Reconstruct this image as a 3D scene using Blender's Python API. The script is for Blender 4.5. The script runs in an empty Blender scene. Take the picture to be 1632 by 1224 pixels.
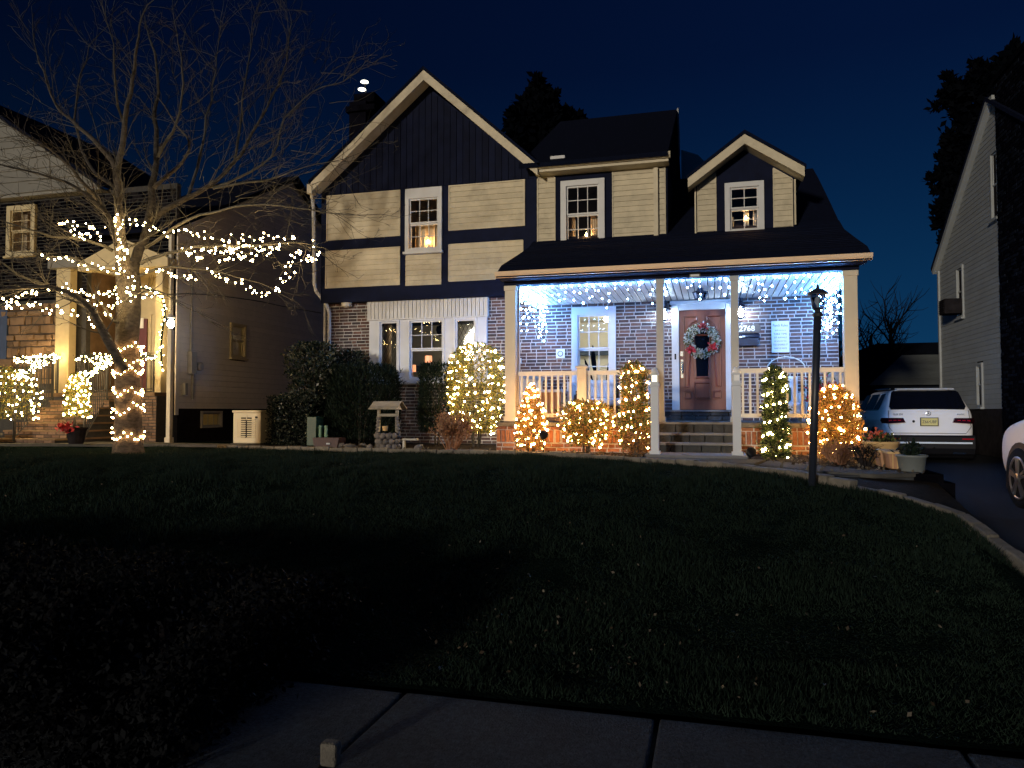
import bpy, math, random
import numpy as np
from mathutils import Vector, Matrix, noise
random.seed(7); rng = np.random.default_rng(7)
S = bpy.context.scene
COL = S.collection

# ------------------------------------------------------------ camera, sky, light
EYE = .80
YAW, PITCH, FOC = math.radians(15.1), math.atan(43/1180), 1180.0
cd = bpy.data.cameras.new('camera'); cam = bpy.data.objects.new('camera', cd); COL.objects.link(cam)
cam.location = (0, 0, EYE); cam.rotation_euler = (math.pi/2+PITCH, 0, YAW)
cd.sensor_width = 36; cd.lens = FOC/1632*36; cd.clip_start = .05; cd.clip_end = 800
S.camera = cam
W = bpy.data.worlds.new('World'); S.world = W; W.use_nodes = True
nt = W.node_tree; nt.nodes.clear()
tc = nt.nodes.new('ShaderNodeTexCoord'); sx = nt.nodes.new('ShaderNodeSeparateXYZ')
nt.links.new(tc.outputs['Generated'], sx.inputs[0])
cr = nt.nodes.new('ShaderNodeValToRGB'); nt.links.new(sx.outputs['Z'], cr.inputs[0])
cr.color_ramp.interpolation = 'B_SPLINE'
el = cr.color_ramp.elements
el[0].position = 0; el[0].color = (.0042, .043, .110, 1)
el[1].position = 1; el[1].color = (.0006, .0018, .014, 1)
for p_, c_ in ((.10, (.0030, .032, .092)), (.25, (.0014, .0150, .054)), (.42, (.0008, .0052, .030))):
    e_ = el.new(p_); e_.color = (*c_, 1)
mr = nt.nodes.new('ShaderNodeMapRange'); nt.links.new(sx.outputs['X'], mr.inputs[0])
mr.inputs[1].default_value = -.75; mr.inputs[2].default_value = .15; mr.inputs[3].default_value = .42; mr.inputs[4].default_value = 1.05
bg = nt.nodes.new('ShaderNodeBackground'); wo = nt.nodes.new('ShaderNodeOutputWorld')
nt.links.new(cr.outputs[0], bg.inputs[0]); nt.links.new(mr.outputs[0], bg.inputs[1]); nt.links.new(bg.outputs[0], wo.inputs[0])
sd = bpy.data.lights.new('street_glow', 'SUN'); sun = bpy.data.objects.new('street_glow', sd); COL.objects.link(sun)
sd.energy = 1.9; sd.angle = math.radians(3.5); sd.color = (1, .88, .70)
SUN_EL, SUN_AZ = math.radians(5), math.radians(17)      # low lamp light from the street, behind and left of the camera
ldir = Vector((math.sin(SUN_AZ)*math.cos(SUN_EL), math.cos(SUN_AZ)*math.cos(SUN_EL), -math.sin(SUN_EL)))
sun.rotation_euler = ldir.to_track_quat('-Z', 'Y').to_euler()
vs = S.view_settings; S.display_settings.display_device = 'sRGB'
vs.view_transform = 'Standard'; vs.look = 'None'; vs.exposure = 0; vs.gamma = 1; vs.use_curve_mapping = False
cy = S.cycles
cy.use_denoising = True
try: cy.denoiser = 'OPENIMAGEDENOISE'
except Exception: pass
cy.max_bounces = 6; cy.diffuse_bounces = 3; cy.glossy_bounces = 3; cy.transparent_max_bounces = 24; cy.transmission_bounces = 4
cy.sample_clamp_indirect = 4; cy.caustics_reflective = False; cy.caustics_refractive = False
cy.use_light_tree = True

# ------------------------------------------------------------ helpers
_s, _c, _sp, _cp = math.sin(YAW), math.cos(YAW), math.sin(PITCH), math.cos(PITCH)
FWD = Vector((-_s*_cp, _c*_cp, _sp)); UPV = Vector((_s*_sp, -_c*_sp, _cp)); RGT = Vector((_c, _s, 0))
def P(u, v, X=None, Y=None, Z=None, D=None):
    """where the line of sight through a pixel of the photograph meets a real plane of the place"""
    d = RGT*((u-816)/FOC) + UPV*((612-v)/FOC) + FWD
    t = X/d.x if X is not None else Y/d.y if Y is not None else (Z-EYE)/d.z if Z is not None else D
    return d*t + Vector((0, 0, EYE))

WM = {}
def _link(o, parent=None):
    COL.objects.link(o)
    WM[o.name] = o.matrix_basis.copy()
    if parent is not None:
        o.parent = parent; o.matrix_parent_inverse = WM[parent.name].inverted()
    return o
def tag(o, label=None, cat=None, group=None, kind=None):
    if label: o['label'] = label
    if cat: o['category'] = cat
    if group: o['group'] = group
    if kind: o['kind'] = kind
    return o
def thing(name, label, cat, loc, group=None):
    o = bpy.data.objects.new(name, None); o.location = loc; o.empty_display_size = .2
    _link(o); return tag(o, label, cat, group)
def inst(name, me, parent=None, loc=(0, 0, 0), rot=(0, 0, 0), sc=(1, 1, 1)):
    o = bpy.data.objects.new(name, me); o.matrix_basis = Matrix.LocRotScale(Vector(loc), __import__('mathutils').Euler(rot), Vector(sc))
    return _link(o, parent)
class MB:
    def __init__(s): s.v = []; s.f = []; s.m = []
    def face(s, pts, mi=0):
        n = len(s.v); s.v += [tuple(p) for p in pts]; s.f.append(tuple(range(n, n+len(pts)))); s.m.append(mi)
    def box(s, x0, x1, y0, y1, z0, z1, mi=0):
        n = len(s.v); s.v += [(x0,y0,z0),(x1,y0,z0),(x1,y1,z0),(x0,y1,z0),(x0,y0,z1),(x1,y0,z1),(x1,y1,z1),(x0,y1,z1)]
        s.f += [tuple(n+i for i in q) for q in ((0,3,2,1),(4,5,6,7),(0,1,5,4),(1,2,6,5),(2,3,7,6),(3,0,4,7))]; s.m += [mi]*6
        return s
    def prism(s, poly, f0, f1, mi=0):
        """poly of 2D points, f0/f1 map a 2D point to the two end faces"""
        k = len(poly); n = len(s.v); s.v += [tuple(f0(*p)) for p in poly] + [tuple(f1(*p)) for p in poly]
        s.f.append(tuple(n+i for i in range(k))); s.f.append(tuple(n+k+i for i in reversed(range(k))))
        for i in range(k):
            j = (i+1) % k; s.f.append((n+j, n+i, n+k+i, n+k+j))
        s.m += [mi]*(k+2); return s
    def tube(s, pts, r, sides=6, mi=0, cap=True):
        pts = [Vector(p) for p in pts]; k = len(pts); n = len(s.v)
        if not hasattr(r, '__len__'): r = [r]*k
        t0 = (pts[1]-pts[0]).normalized(); a = t0.orthogonal().normalized()
        for i, p in enumerate(pts):
            t = (pts[min(i+1, k-1)]-pts[max(i-1, 0)])
            t = t.normalized() if t.length > 1e-9 else t0
            a = (a - t*a.dot(t)); a = a.normalized() if a.length > 1e-6 else t.orthogonal().normalized(); b = t.cross(a)
            for q in range(sides):
                an = 2*math.pi*q/sides; s.v.append(tuple(p+(a*math.cos(an)+b*math.sin(an))*r[i]))
        for i in range(k-1):
            for q in range(sides):
                q2 = (q+1) % sides; s.f.append((n+i*sides+q, n+i*sides+q2, n+(i+1)*sides+q2, n+(i+1)*sides+q)); s.m.append(mi)
        if cap:
            s.f.append(tuple(n+q for q in reversed(range(sides)))); s.f.append(tuple(n+(k-1)*sides+q for q in range(sides))); s.m += [mi]*2
        return s
    def lathe(s, prof, c=(0, 0, 0), sides=20, mi=0, sx=1, sy=1):
        n = len(s.v)
        for r, z in prof:
            for q in range(sides):
                an = 2*math.pi*q/sides; s.v.append((c[0]+r*sx*math.cos(an), c[1]+r*sy*math.sin(an), c[2]+z))
        for i in range(len(prof)-1):
            for q in range(sides):
                q2 = (q+1) % sides; s.f.append((n+i*sides+q, n+i*sides+q2, n+(i+1)*sides+q2, n+(i+1)*sides+q)); s.m.append(mi)
        s.f.append(tuple(n+q for q in reversed(range(sides)))); s.f.append(tuple(n+(len(prof)-1)*sides+q for q in range(sides))); s.m += [mi]*2
        return s
    def mesh(s, name, mats, smooth=False):
        me = bpy.data.meshes.new(name); me.from_pydata(s.v, [], s.f)
        for m in (mats if isinstance(mats, (list, tuple)) else [mats]): me.materials.append(m)
        if len(me.materials) > 1: me.polygons.foreach_set('material_index', s.m)
        if smooth: me.polygons.foreach_set('use_smooth', [True]*len(me.polygons))
        me.update(); return me
    def build(s, name, mats, parent=None, smooth=False, **kw):
        o = inst(name, s.mesh(name, mats, smooth), parent)
        if kw: tag(o, kw.get('label'), kw.get('cat'), kw.get('group'), kw.get('kind'))
        return o
def bx(name, b, mat, parent=None, **kw): return MB().box(*b).build(name, mat, parent, **kw)
def bevel(o, w=.01, seg=2):
    m = o.modifiers.new('bevel', 'BEVEL'); m.width = w; m.segments = seg; m.limit_method = 'ANGLE'; return o

# ------------------------------------------------------------ materials
def mat(name, col, rough=.7, var=.18, scale=6, bump=0, bscale=None, metal=0, coat=0, stretch=None, dirt=0, dirt_scale=1.5, spec=None):
    m = bpy.data.materials.new(name); m.use_nodes = True; n = m.node_tree.nodes; l = m.node_tree.links
    b = n['Principled BSDF']; b.inputs['Roughness'].default_value = rough; b.inputs['Metallic'].default_value = metal
    if coat: b.inputs['Coat Weight'].default_value = coat; b.inputs['Coat Roughness'].default_value = .04
    if spec is not None: b.inputs['Specular IOR Level'].default_value = spec
    g = n.new('ShaderNodeNewGeometry'); src = g.outputs['Position']
    if stretch:
        mp = n.new('ShaderNodeMapping'); mp.inputs['Scale'].default_value = stretch; l.new(src, mp.inputs[0]); src = mp.outputs[0]
    t = n.new('ShaderNodeTexNoise'); t.inputs['Scale'].default_value = scale; t.inputs['Detail'].default_value = 5; l.new(src, t.inputs[0])
    oi = n.new('ShaderNodeObjectInfo')
    ad = n.new('ShaderNodeMath'); ad.operation = 'MULTIPLY_ADD'; l.new(oi.outputs['Random'], ad.inputs[0]); ad.inputs[1].default_value = .35; l.new(t.outputs[0], ad.inputs[2])
    r = n.new('ShaderNodeMapRange'); l.new(ad.outputs[0], r.inputs[0]); r.inputs[1].default_value = .4; r.inputs[2].default_value = .95
    r.inputs[3].default_value = 1-var; r.inputs[4].default_value = 1+var
    mx = n.new('ShaderNodeVectorMath'); mx.operation = 'SCALE'; mx.inputs[0].default_value = col; l.new(r.outputs[0], mx.inputs['Scale'])
    out = mx.outputs[0]
    if dirt:
        t2 = n.new('ShaderNodeTexNoise'); t2.inputs['Scale'].default_value = dirt_scale; t2.inputs['Detail'].default_value = 8; t2.inputs['Roughness'].default_value = .7; l.new(g.outputs['Position'], t2.inputs[0])
        r2 = n.new('ShaderNodeMapRange'); l.new(t2.outputs[0], r2.inputs[0]); r2.inputs[1].default_value = .5; r2.inputs[2].default_value = .75; r2.inputs[3].default_value = 1; r2.inputs[4].default_value = 1-dirt
        m2 = n.new('ShaderNodeVectorMath'); m2.operation = 'SCALE'; l.new(out, m2.inputs[0]); l.new(r2.outputs[0], m2.inputs['Scale']); out = m2.outputs[0]
    l.new(out, b.inputs['Base Color'])
    if bump:
        t3 = n.new('ShaderNodeTexNoise'); t3.inputs['Scale'].default_value = bscale or scale*5; t3.inputs['Detail'].default_value = 4; l.new(src, t3.inputs[0])
        bp = n.new('ShaderNodeBump'); bp.inputs['Strength'].default_value = bump; bp.inputs['Distance'].default_value = .02; l.new(t3.outputs[0], bp.inputs['Height']); l.new(bp.outputs[0], b.inputs['Normal'])
    return m
def leafmat(name, c1, c2, rough=.6, trans=.25, spec=.3):
    m = bpy.data.materials.new(name); m.use_nodes = True; n = m.node_tree.nodes; l = m.node_tree.links
    b = n['Principled BSDF']; b.inputs['Roughness'].default_value = rough; b.inputs['Specular IOR Level'].default_value = spec
    g = n.new('ShaderNodeNewGeometry')
    cr = n.new('ShaderNodeValToRGB'); l.new(g.outputs['Random Per Island'], cr.inputs[0])
    cr.color_ramp.elements[0].color = (*c1, 1); cr.color_ramp.elements[1].color = (*c2, 1)
    l.new(cr.outputs[0], b.inputs['Base Color'])
    t = n.new('ShaderNodeBsdfTranslucent'); l.new(cr.outputs[0], t.inputs[0])
    mx = n.new('ShaderNodeMixShader'); mx.inputs[0].default_value = trans
    l.new(b.outputs[0], mx.inputs[1]); l.new(t.outputs[0], mx.inputs[2]); l.new(mx.outputs[0], n['Material Output'].inputs[0])
    return m
def emit(name, col, st):
    m = bpy.data.materials.new(name); m.use_nodes = True; b = m.node_tree.nodes['Principled BSDF']
    b.inputs['Base Color'].default_value = (.8, .8, .8, 1); b.inputs['Emission Color'].default_value = (*col, 1); b.inputs['Emission Strength'].default_value = st
    return m
def glass(name, tint=(1, 1, 1), refl=1.0, ior=1.5):
    m = bpy.data.materials.new(name); m.use_nodes = True; n = m.node_tree.nodes; l = m.node_tree.links; n.remove(n['Principled BSDF'])
    t = n.new('ShaderNodeBsdfTransparent'); t.inputs[0].default_value = (*tint, 1); g = n.new('ShaderNodeBsdfGlossy'); g.inputs['Roughness'].default_value = .02; g.inputs[0].default_value = (refl, refl, refl, 1)
    f = n.new('ShaderNodeFresnel'); f.inputs[0].default_value = ior; x = n.new('ShaderNodeMixShader')
    l.new(f.outputs[0], x.inputs[0]); l.new(t.outputs[0], x.inputs[1]); l.new(g.outputs[0], x.inputs[2]); l.new(x.outputs[0], n['Material Output'].inputs[0]); return m
M = {}
for nm, a in dict(
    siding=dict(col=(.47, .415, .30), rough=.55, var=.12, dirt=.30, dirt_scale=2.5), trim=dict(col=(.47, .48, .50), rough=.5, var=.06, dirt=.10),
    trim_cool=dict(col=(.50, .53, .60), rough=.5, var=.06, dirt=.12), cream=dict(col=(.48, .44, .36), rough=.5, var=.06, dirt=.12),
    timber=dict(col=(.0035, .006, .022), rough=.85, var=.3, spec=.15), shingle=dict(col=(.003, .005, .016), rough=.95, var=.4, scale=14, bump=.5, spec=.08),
    mortar=dict(col=(.40, .40, .42), rough=.9, var=.2, scale=20, bump=.3), gutter=dict(col=(.62, .50, .38), rough=.35, var=.08, dirt=.1),
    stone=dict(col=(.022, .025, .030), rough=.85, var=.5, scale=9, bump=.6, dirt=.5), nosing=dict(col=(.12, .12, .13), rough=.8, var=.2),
    dark_wall=dict(col=(.018, .016, .018), rough=.9, var=.4, spec=0), soil=dict(col=(.016, .011, .008), rough=1, var=.6, scale=18, bump=1, spec=.1),
    concrete=dict(col=(.085, .083, .08), rough=.95, var=.25, scale=12, bump=.7, bscale=160, dirt=.4, spec=.25), sidewalk=dict(col=(.020, .027, .036), rough=.9, var=.8, scale=45, bump=1, bscale=90, dirt=.5, spec=.3),
    asphalt=dict(col=(.010, .011, .016), rough=.9, var=.4, scale=40, bump=.5, spec=.15), lawn=dict(col=(.005, .010, .008), rough=1, var=.5, scale=3, bump=1, bscale=60, spec=0),
    edging=dict(col=(.13, .12, .105), rough=.9, var=.3, scale=14, bump=.8, dirt=.4), bark=dict(col=(.055, .047, .040), rough=.95, var=.65, scale=10, bump=1, bscale=26, stretch=(1, 1, 2.2), dirt=.4, dirt_scale=6),
    twig=dict(col=(.040, .038, .034), rough=.8, var=.4, scale=4), neigh_siding=dict(col=(.62, .56, .50), rough=.6, var=.08, dirt=.1), neigh_light=dict(col=(.155, .15, .135), rough=.6, var=.1, dirt=.2),
    neigh_cream=dict(col=(.46, .38, .22), rough=.55, var=.1), neigh_brick=dict(col=(.16, .10, .07), rough=.9, var=.4, scale=8, bump=.4), neigh_stone=dict(col=(.15, .095, .055), rough=.9, var=.45, scale=3, bump=.8, bscale=8),
    black_metal=dict(col=(.012, .012, .014), rough=.4, var=.1), red=dict(col=(.38, .02, .025), rough=.5, var=.25, scale=20), door_red=dict(col=(.10, .012, .012), rough=.45, var=.1),
    door_wood=dict(col=(.115, .024, .009), rough=.5, var=.35, scale=5, stretch=(6, 6, .8), bump=.12), brass=dict(col=(.55, .52, .46), rough=.25, metal=1),
    generator=dict(col=(.56, .50, .36), rough=.55, var=.05, dirt=.1), wood=dict(col=(.26, .24, .20), rough=.85, var=.3, scale=6, stretch=(1, 6, 6), bump=.4), rock=dict(col=(.12, .11, .11), rough=.9, var=.4, scale=9, bump=.8),
    terracotta=dict(col=(.50, .33, .15), rough=.7, var=.12, dirt=.2), terracotta2=dict(col=(.34, .19, .11), rough=.75, var=.2, dirt=.3), white_pot=dict(col=(.14, .16, .17), rough=.6, var=.1),
    wicker=dict(col=(.07, .04, .03), rough=.8, var=.3, scale=30, bump=.6), cushion=dict(col=(.42, .47, .55), rough=.9, var=.08, bump=.2), room=dict(col=(.46, .45, .38), rough=.9, var=.04), room_bright=dict(col=(.72, .69, .56), rough=.9, var=.04),
    curtain=dict(col=(.60, .50, .36), rough=.95, var=.1), room_dark=dict(col=(.05, .07, .10), rough=.9, var=.1), wire=dict(col=(.02, .03, .02), rough=.6), wire_white=dict(col=(.5, .5, .5), rough=.5),
    sign=dict(col=(.62, .68, .76), rough=.6, var=.05, dirt=.08), ink=dict(col=(.02, .03, .07), rough=.7), plaque=dict(col=(.10, .085, .075), rough=.7, var=.2), letter=dict(col=(.85, .82, .75), rough=.5, var=.0165), mailbox=dict(col=(.008, .012, .03), rough=.3),
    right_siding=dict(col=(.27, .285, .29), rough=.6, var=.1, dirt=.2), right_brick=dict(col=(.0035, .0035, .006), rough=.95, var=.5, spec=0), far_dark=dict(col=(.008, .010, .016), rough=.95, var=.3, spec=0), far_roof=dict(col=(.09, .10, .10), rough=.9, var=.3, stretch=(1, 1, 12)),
    rubber=dict(col=(.006, .006, .007), rough=.9, spec=.1), plastic_black=dict(col=(.004, .004, .006), rough=.5, spec=.3, var=.1), chrome=dict(col=(.7, .7, .7), rough=.12, metal=1, var=.0165), rim=dict(col=(.32, .33, .36), rough=.3, metal=.9, var=.0165),
    lamp_red=dict(col=(.35, .01, .02), rough=.12, var=.05, coat=1), plate=dict(col=(.62, .55, .22), rough=.5, var=.03), green_plastic=dict(col=(.008, .035, .02), rough=.5), green_post=dict(col=(.12, .22, .15), rough=.5), utility=dict(col=(.30, .29, .27), rough=.5), white_wire=dict(col=(.62, .60, .55), rough=.6, var=.05), porcelain=dict(col=(.7, .7, .72), rough=.4),
).items(): M[nm] = mat(nm, **a)
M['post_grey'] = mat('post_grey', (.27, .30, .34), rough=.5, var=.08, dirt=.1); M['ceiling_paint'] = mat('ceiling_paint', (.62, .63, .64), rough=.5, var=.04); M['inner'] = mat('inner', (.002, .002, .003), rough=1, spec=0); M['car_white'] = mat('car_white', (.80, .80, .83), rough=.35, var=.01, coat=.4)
M['side_glass'] = mat('side_glass', (.002, .003, .006), rough=.3, var=.05, spec=.06); M['lamp_dark'] = mat('lamp_dark', (.03, .004, .008), rough=.1, coat=1); M['glass'] = glass('glass'); M['glass_dark'] = mat('glass_dark', (.003, .004, .008), rough=.06, var=.05, spec=.2)
M['lamp_glass'] = glass('lamp_glass', (.55, .62, .70))
BR = [mat('brick_tone%d' % i, c, rough=.9, var=.3, scale=16, bump=.7, bscale=60) for i, c in enumerate([(.105, .055, .048), (.080, .046, .046), (.140, .076, .064), (.052, .040, .046), (.095, .066, .066)])]
BRO = [mat('base_brick%d' % i, c, rough=.9, var=.3, scale=16, bump=.7, bscale=60) for i, c in enumerate([(.22, .085, .045), (.28, .12, .06), (.17, .07, .045)])]
BRN = [mat('neighbour_brick%d' % i, c, rough=.9, var=.3, scale=16, bump=.6) for i, c in enumerate([(.17, .10, .065), (.12, .075, .055), (.21, .13, .085)])]
M['leaf_dark'] = leafmat('leaf_dark', (.004, .009, .007), (.013, .024, .015), spec=.15); M['leaf_olive'] = leafmat('leaf_olive', (.11, .085, .016), (.32, .25, .05))
M['leaf_gold'] = leafmat('leaf_gold', (.12, .055, .014), (.34, .18, .045)); M['leaf_green'] = leafmat('leaf_green', (.025, .045, .012), (.11, .13, .030))
M['leaf_dry'] = leafmat('leaf_dry', (.10, .045, .025), (.32, .19, .11)); M['leaf_gloss'] = leafmat('leaf_gloss', (.012, .018, .015), (.10, .11, .09), rough=.3, spec=.6)
M['leaf_black'] = leafmat('leaf_black', (.001, .0015, .003), (.0028, .0035, .005), trans=0, spec=0); M['grass'] = leafmat('grass', (.006, .013, .010), (.013, .026, .018), rough=.8, trans=.15, spec=.12)
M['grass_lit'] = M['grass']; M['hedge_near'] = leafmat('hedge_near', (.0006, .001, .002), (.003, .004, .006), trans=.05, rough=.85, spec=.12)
M['litter'] = leafmat('litter', (.03, .02, .012), (.15, .135, .11), spec=.2); M['snow_flower'] = leafmat('snow_flower', (.35, .38, .34), (.75, .76, .72)); M['flower_red'] = leafmat('flower_red', (.45, .05, .02), (.6, .2, .12))
E_WARM = emit('bulb_warm', (1, .50, .16), 110); E_CREAM = emit('bulb_cream', (1, .67, .27), 105); E_COOL = emit('bulb_cool', (.14, .42, 1), 340)
E_SCONCE = emit('sconce_bulb', (.74, .88, 1), 330); E_LAMP = emit('porch_lamp_bulb', (1, .74, .40), 230); E_CANDLE = emit('candle_bulb', (1, .50, .16), 260); E_SHADE = emit('lamp_shade', (1, .34, .13), 1.3)
E_SOLAR = emit('solar_light', (1, .85, .5), 2.2); E_ROOMW = emit('room_lamp', (1, .90, .68), 34); E_ROOMB = emit('kitchen_lamp', (1, .93, .78), 130)
E_CHIM = emit('flood_lamp', (1, .93, .78), 3.0)
bulb_mesh = {}
def get_bulb(m, r):
    k = (m.name, r)
    if k not in bulb_mesh:
        b = MB(); b.lathe([(.001, r*1.15), (r*.8, r*.55), (r, 0), (r*.7, -r*.7), (r*.25, -r)], sides=6); bulb_mesh[k] = b.mesh('bulb', m, True)
    return bulb_mesh[k]
def lights(name, label, pts, m, loc, wire='wire', r=.017, path=None, group='strings of fairy lights', wr=.003):
    """one string of fairy lights: a wire part and every bulb"""
    t = thing(name, label, 'fairy lights', loc, group)
    b = MB()
    for pl in (path or [pts]):
        if len(pl) > 1: b.tube(pl, wr, 3, cap=False)
    b.build('wire', M[wire], t)
    me = get_bulb(m, r)
    for p in pts: inst('bulb', me, t, p, (random.uniform(-.6, .6), random.uniform(-.6, .6), 0), [random.uniform(.65, 1.3)]*3)
    return t

# ------------------------------------------------------------ generic builders
MY = lambda y: (lambda a, b, d=0: (a, y-d, b))             # wall facing the street
MXP = lambda x: (lambda a, b, d=0: (x+d, a, b))            # wall facing +X
MXN = lambda x: (lambda a, b, d=0: (x-d, a, b))            # wall facing -X
def clip_x(poly, z):
    xs = []
    for i in range(len(poly)):
        (x0, z0), (x1, z1) = poly[i], poly[(i+1) % len(poly)]
        if (z0-z)*(z1-z) <= 0 and abs(z0-z1) > 1e-9: xs.append(x0+(x1-x0)*(z-z0)/(z1-z0))
    return (min(xs), max(xs)) if len(xs) > 1 else None
def siding(poly, course, mp, m, parent, name='siding_board', lap=.02, holes=()):
    z0 = min(p[1] for p in poly); z1 = max(p[1] for p in poly); n = max(1, round((z1-z0)/course)); h = (z1-z0)/n
    for i in range(n):
        za, zb = z0+i*h+.002, z0+(i+1)*h-.001
        A = clip_x(poly, za+.001); B = clip_x(poly, zb-.001)
        if not A or not B: continue
        segs = [(A[0], A[1], B[0], B[1])]
        for (hx0, hx1, hz0, hz1) in holes:
            if hz0 < (za+zb)/2 < hz1:
                new = []
                for (a0, a1, b0, b1) in segs:
                    if hx0 > a0 and hx1 < a1: new += [(a0, hx0, b0, hx0), (hx1, a1, hx1, b1)]
                    else: new.append((a0, a1, b0, b1))
                segs = new
        for (a0, a1, b0, b1) in segs:
            q = MB(); j = lap
            q.v = [mp(a0, za, 0), mp(a1, za, 0), mp(b1, zb, 0), mp(b0, zb, 0), mp(a0, za, j), mp(a1, za, j), mp(b1, zb, .004), mp(b0, zb, .004)]
            q.f = [(4, 5, 6, 7), (0, 1, 5, 4), (7, 6, 2, 3), (0, 4, 7, 3), (1, 2, 6, 5)]; q.m = [0]*5
            q.build(name, m, parent)
def wall_holes(x0, x1, z0, z1, mp, th, holes, m, parent, name='wall'):
    xs = sorted({x0, x1, *[h[0] for h in holes], *[h[1] for h in holes]}); zs = sorted({z0, z1, *[h[2] for h in holes], *[h[3] for h in holes]})
    b = MB()
    for i in range(len(xs)-1):
        for j in range(len(zs)-1):
            cx, cz = (xs[i]+xs[i+1])/2, (zs[j]+zs[j+1])/2
            if any(h[0] < cx < h[1] and h[2] < cz < h[3] for h in holes) or not (x0 < cx < x1 and z0 < cz < z1): continue
            b.prism([(xs[i], zs[j]), (xs[i+1], zs[j]), (xs[i+1], zs[j+1]), (xs[i], zs[j+1])], lambda a, c: mp(a, c, 0), lambda a, c: mp(a, c, -th))
    return b.build(name, m, parent)
def brick_field(x0, x1, z0, z1, mp, holes, mats, parent, budget, L=.212, H=.060, J=.014, rough_ok=None, name='brick', soldier=False):
    """running-bond bricks, each proud of the mortar; 'budget' of them single parts, the rest joined"""
    rest = MB(); meshes = {}; n = 0; k = 0; z = z0+J/2
    while z+H <= z1+.01:
        x = x0 - (L+J)/2*(k % 2) + random.uniform(-.02, .02)
        while x < x1:
            w = L if random.random() > .12 else L*.48
            a, b_ = max(x, x0), min(x+w, x1); x += w+J
            if b_-a < .04: continue
            parts = [(a, b_)]
            for h in holes:
                if h[2]-.01 < z+H/2 < h[3]+.01:
                    nw = []
                    for (p, q) in parts:
                        if q <= h[0] or p >= h[1]: nw.append((p, q))
                        else:
                            if h[0]-p > .03: nw.append((p, h[0]))
                            if q-h[1] > .03: nw.append((h[1], q))
                    parts = nw
            for (p, q) in parts:
                pr = random.uniform(.008, .018); mi = random.randrange(len(mats)); tgt = rest; own = False
                if n < budget and (rough_ok is None or rough_ok((p+q)/2, z)): own = True; tgt = MB(); n += 1
                e = .004; zz = z+random.uniform(-.002, .002)
                tgt.v_base = len(tgt.v)
                nb = len(tgt.v)
                tgt.v += [mp(p, zz, -.01), mp(q, zz, -.01), mp(q, zz+H, -.01), mp(p, zz+H, -.01), mp(p+e, zz+e, pr), mp(q-e, zz+e, pr+random.uniform(-.003, .003)), mp(q-e, zz+H-e, pr), mp(p+e, zz+H-e, pr)]
                tgt.f += [tuple(nb+i for i in f) for f in ((4, 5, 6, 7), (0, 1, 5, 4), (1, 2, 6, 5), (2, 3, 7, 6), (3, 0, 4, 7))]; tgt.m += [mi if not own else 0]*5
                if own: tgt.build(name, mats[mi], parent)
        z += H+J; k += 1
    if rest.v: tag(rest.build('brickwork', mats, parent), kind='stuff')
def window(parent, x0, x1, z0, z1, mp, fm, nx=3, nyu=2, nyl=2, fw=.085, dep=.05, double=True, name='window', head=.0, sill=True, muntin_low=True, gl=None, inset=.0):
    """frame (the part) > sashes, muntins, panes, sill (sub-parts); mp maps (a, z, proud)"""
    def bar(b, a0, a1, c0, c1, d0, d1): b.prism([(a0, c0), (a1, c0), (a1, c1), (a0, c1)], lambda p, q: mp(p, q, d1), lambda p, q: mp(p, q, d0))
    b = MB(); bar(b, x0, x0+fw, z0, z1, -.08, dep); bar(b, x1-fw, x1, z0, z1, -.08, dep); bar(b, x0+fw, x1-fw, z1-fw-head, z1, -.08, dep+.004); bar(b, x0+fw, x1-fw, z0, z0+fw*.8, -.08, dep+.004)
    fr = b.build(name, fm, parent)
    ix0, ix1, iz0, iz1 = x0+fw, x1-fw, z0+fw*.8, z1-fw-head; zm = (iz0+iz1)/2
    sw = .035
    rows = ((zm, iz1, nyu, .0, True), (iz0, zm, nyl, -.03, muntin_low)) if double else ((iz0, iz1, nyu, .0, True),)
    for (a, c, ny, off, mu) in rows:
        s_ = MB(); bar(s_, ix0, ix0+sw, a, c, off-.03, off+.012); bar(s_, ix1-sw, ix1, a, c, off-.03, off+.012); bar(s_, ix0+sw, ix1-sw, a, a+sw, off-.03, off+.010); bar(s_, ix0+sw, ix1-sw, c-sw, c, off-.03, off+.010)
        s_.build('sash', fm, fr)
        if mu:
            for i in range(1, nx):
                xx = ix0+sw+(ix1-ix0-2*sw)*i/nx; q = MB(); bar(q, xx-.008, xx+.008, a+sw, c-sw, off-.018, off+.002); q.build('muntin', fm, fr)
            for i in range(1, ny):
                zz = a+sw+(c-a-2*sw)*i/ny; q = MB(); bar(q, ix0+sw, ix1-sw, zz-.008, zz+.008, off-.016, off+.004); q.build('muntin', fm, fr)
        g = MB(); g.face([mp(ix0+sw, a+sw, off-.022), mp(ix1-sw, a+sw, off-.022), mp(ix1-sw, c-sw, off-.022), mp(ix0+sw, c-sw, off-.022)]); g.build('pane', gl or M['glass'], fr)
    if sill:
        q = MB(); bar(q, x0-.03, x1+.03, z0-.05, z0, -.02, dep+.05); q.build('sill', fm, fr)
    return fr
def room(parent, x0, x1, y0, y1, z0, z1, m):
    b = MB(); b.face([(x0,y0,z0),(x0,y1,z0),(x0,y1,z1),(x0,y0,z1)]); b.face([(x1,y0,z0),(x1,y0,z1),(x1,y1,z1),(x1,y1,z0)]); b.face([(x0,y1,z0),(x1,y1,z0),(x1,y1,z1),(x0,y1,z1)])
    b.face([(x0,y0,z0),(x1,y0,z0),(x1,y1,z0),(x0,y1,z0)]); b.face([(x0,y0,z1),(x0,y1,z1),(x1,y1,z1),(x1,y0,z1)]); return b.build('room_interior', m, parent)
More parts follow.
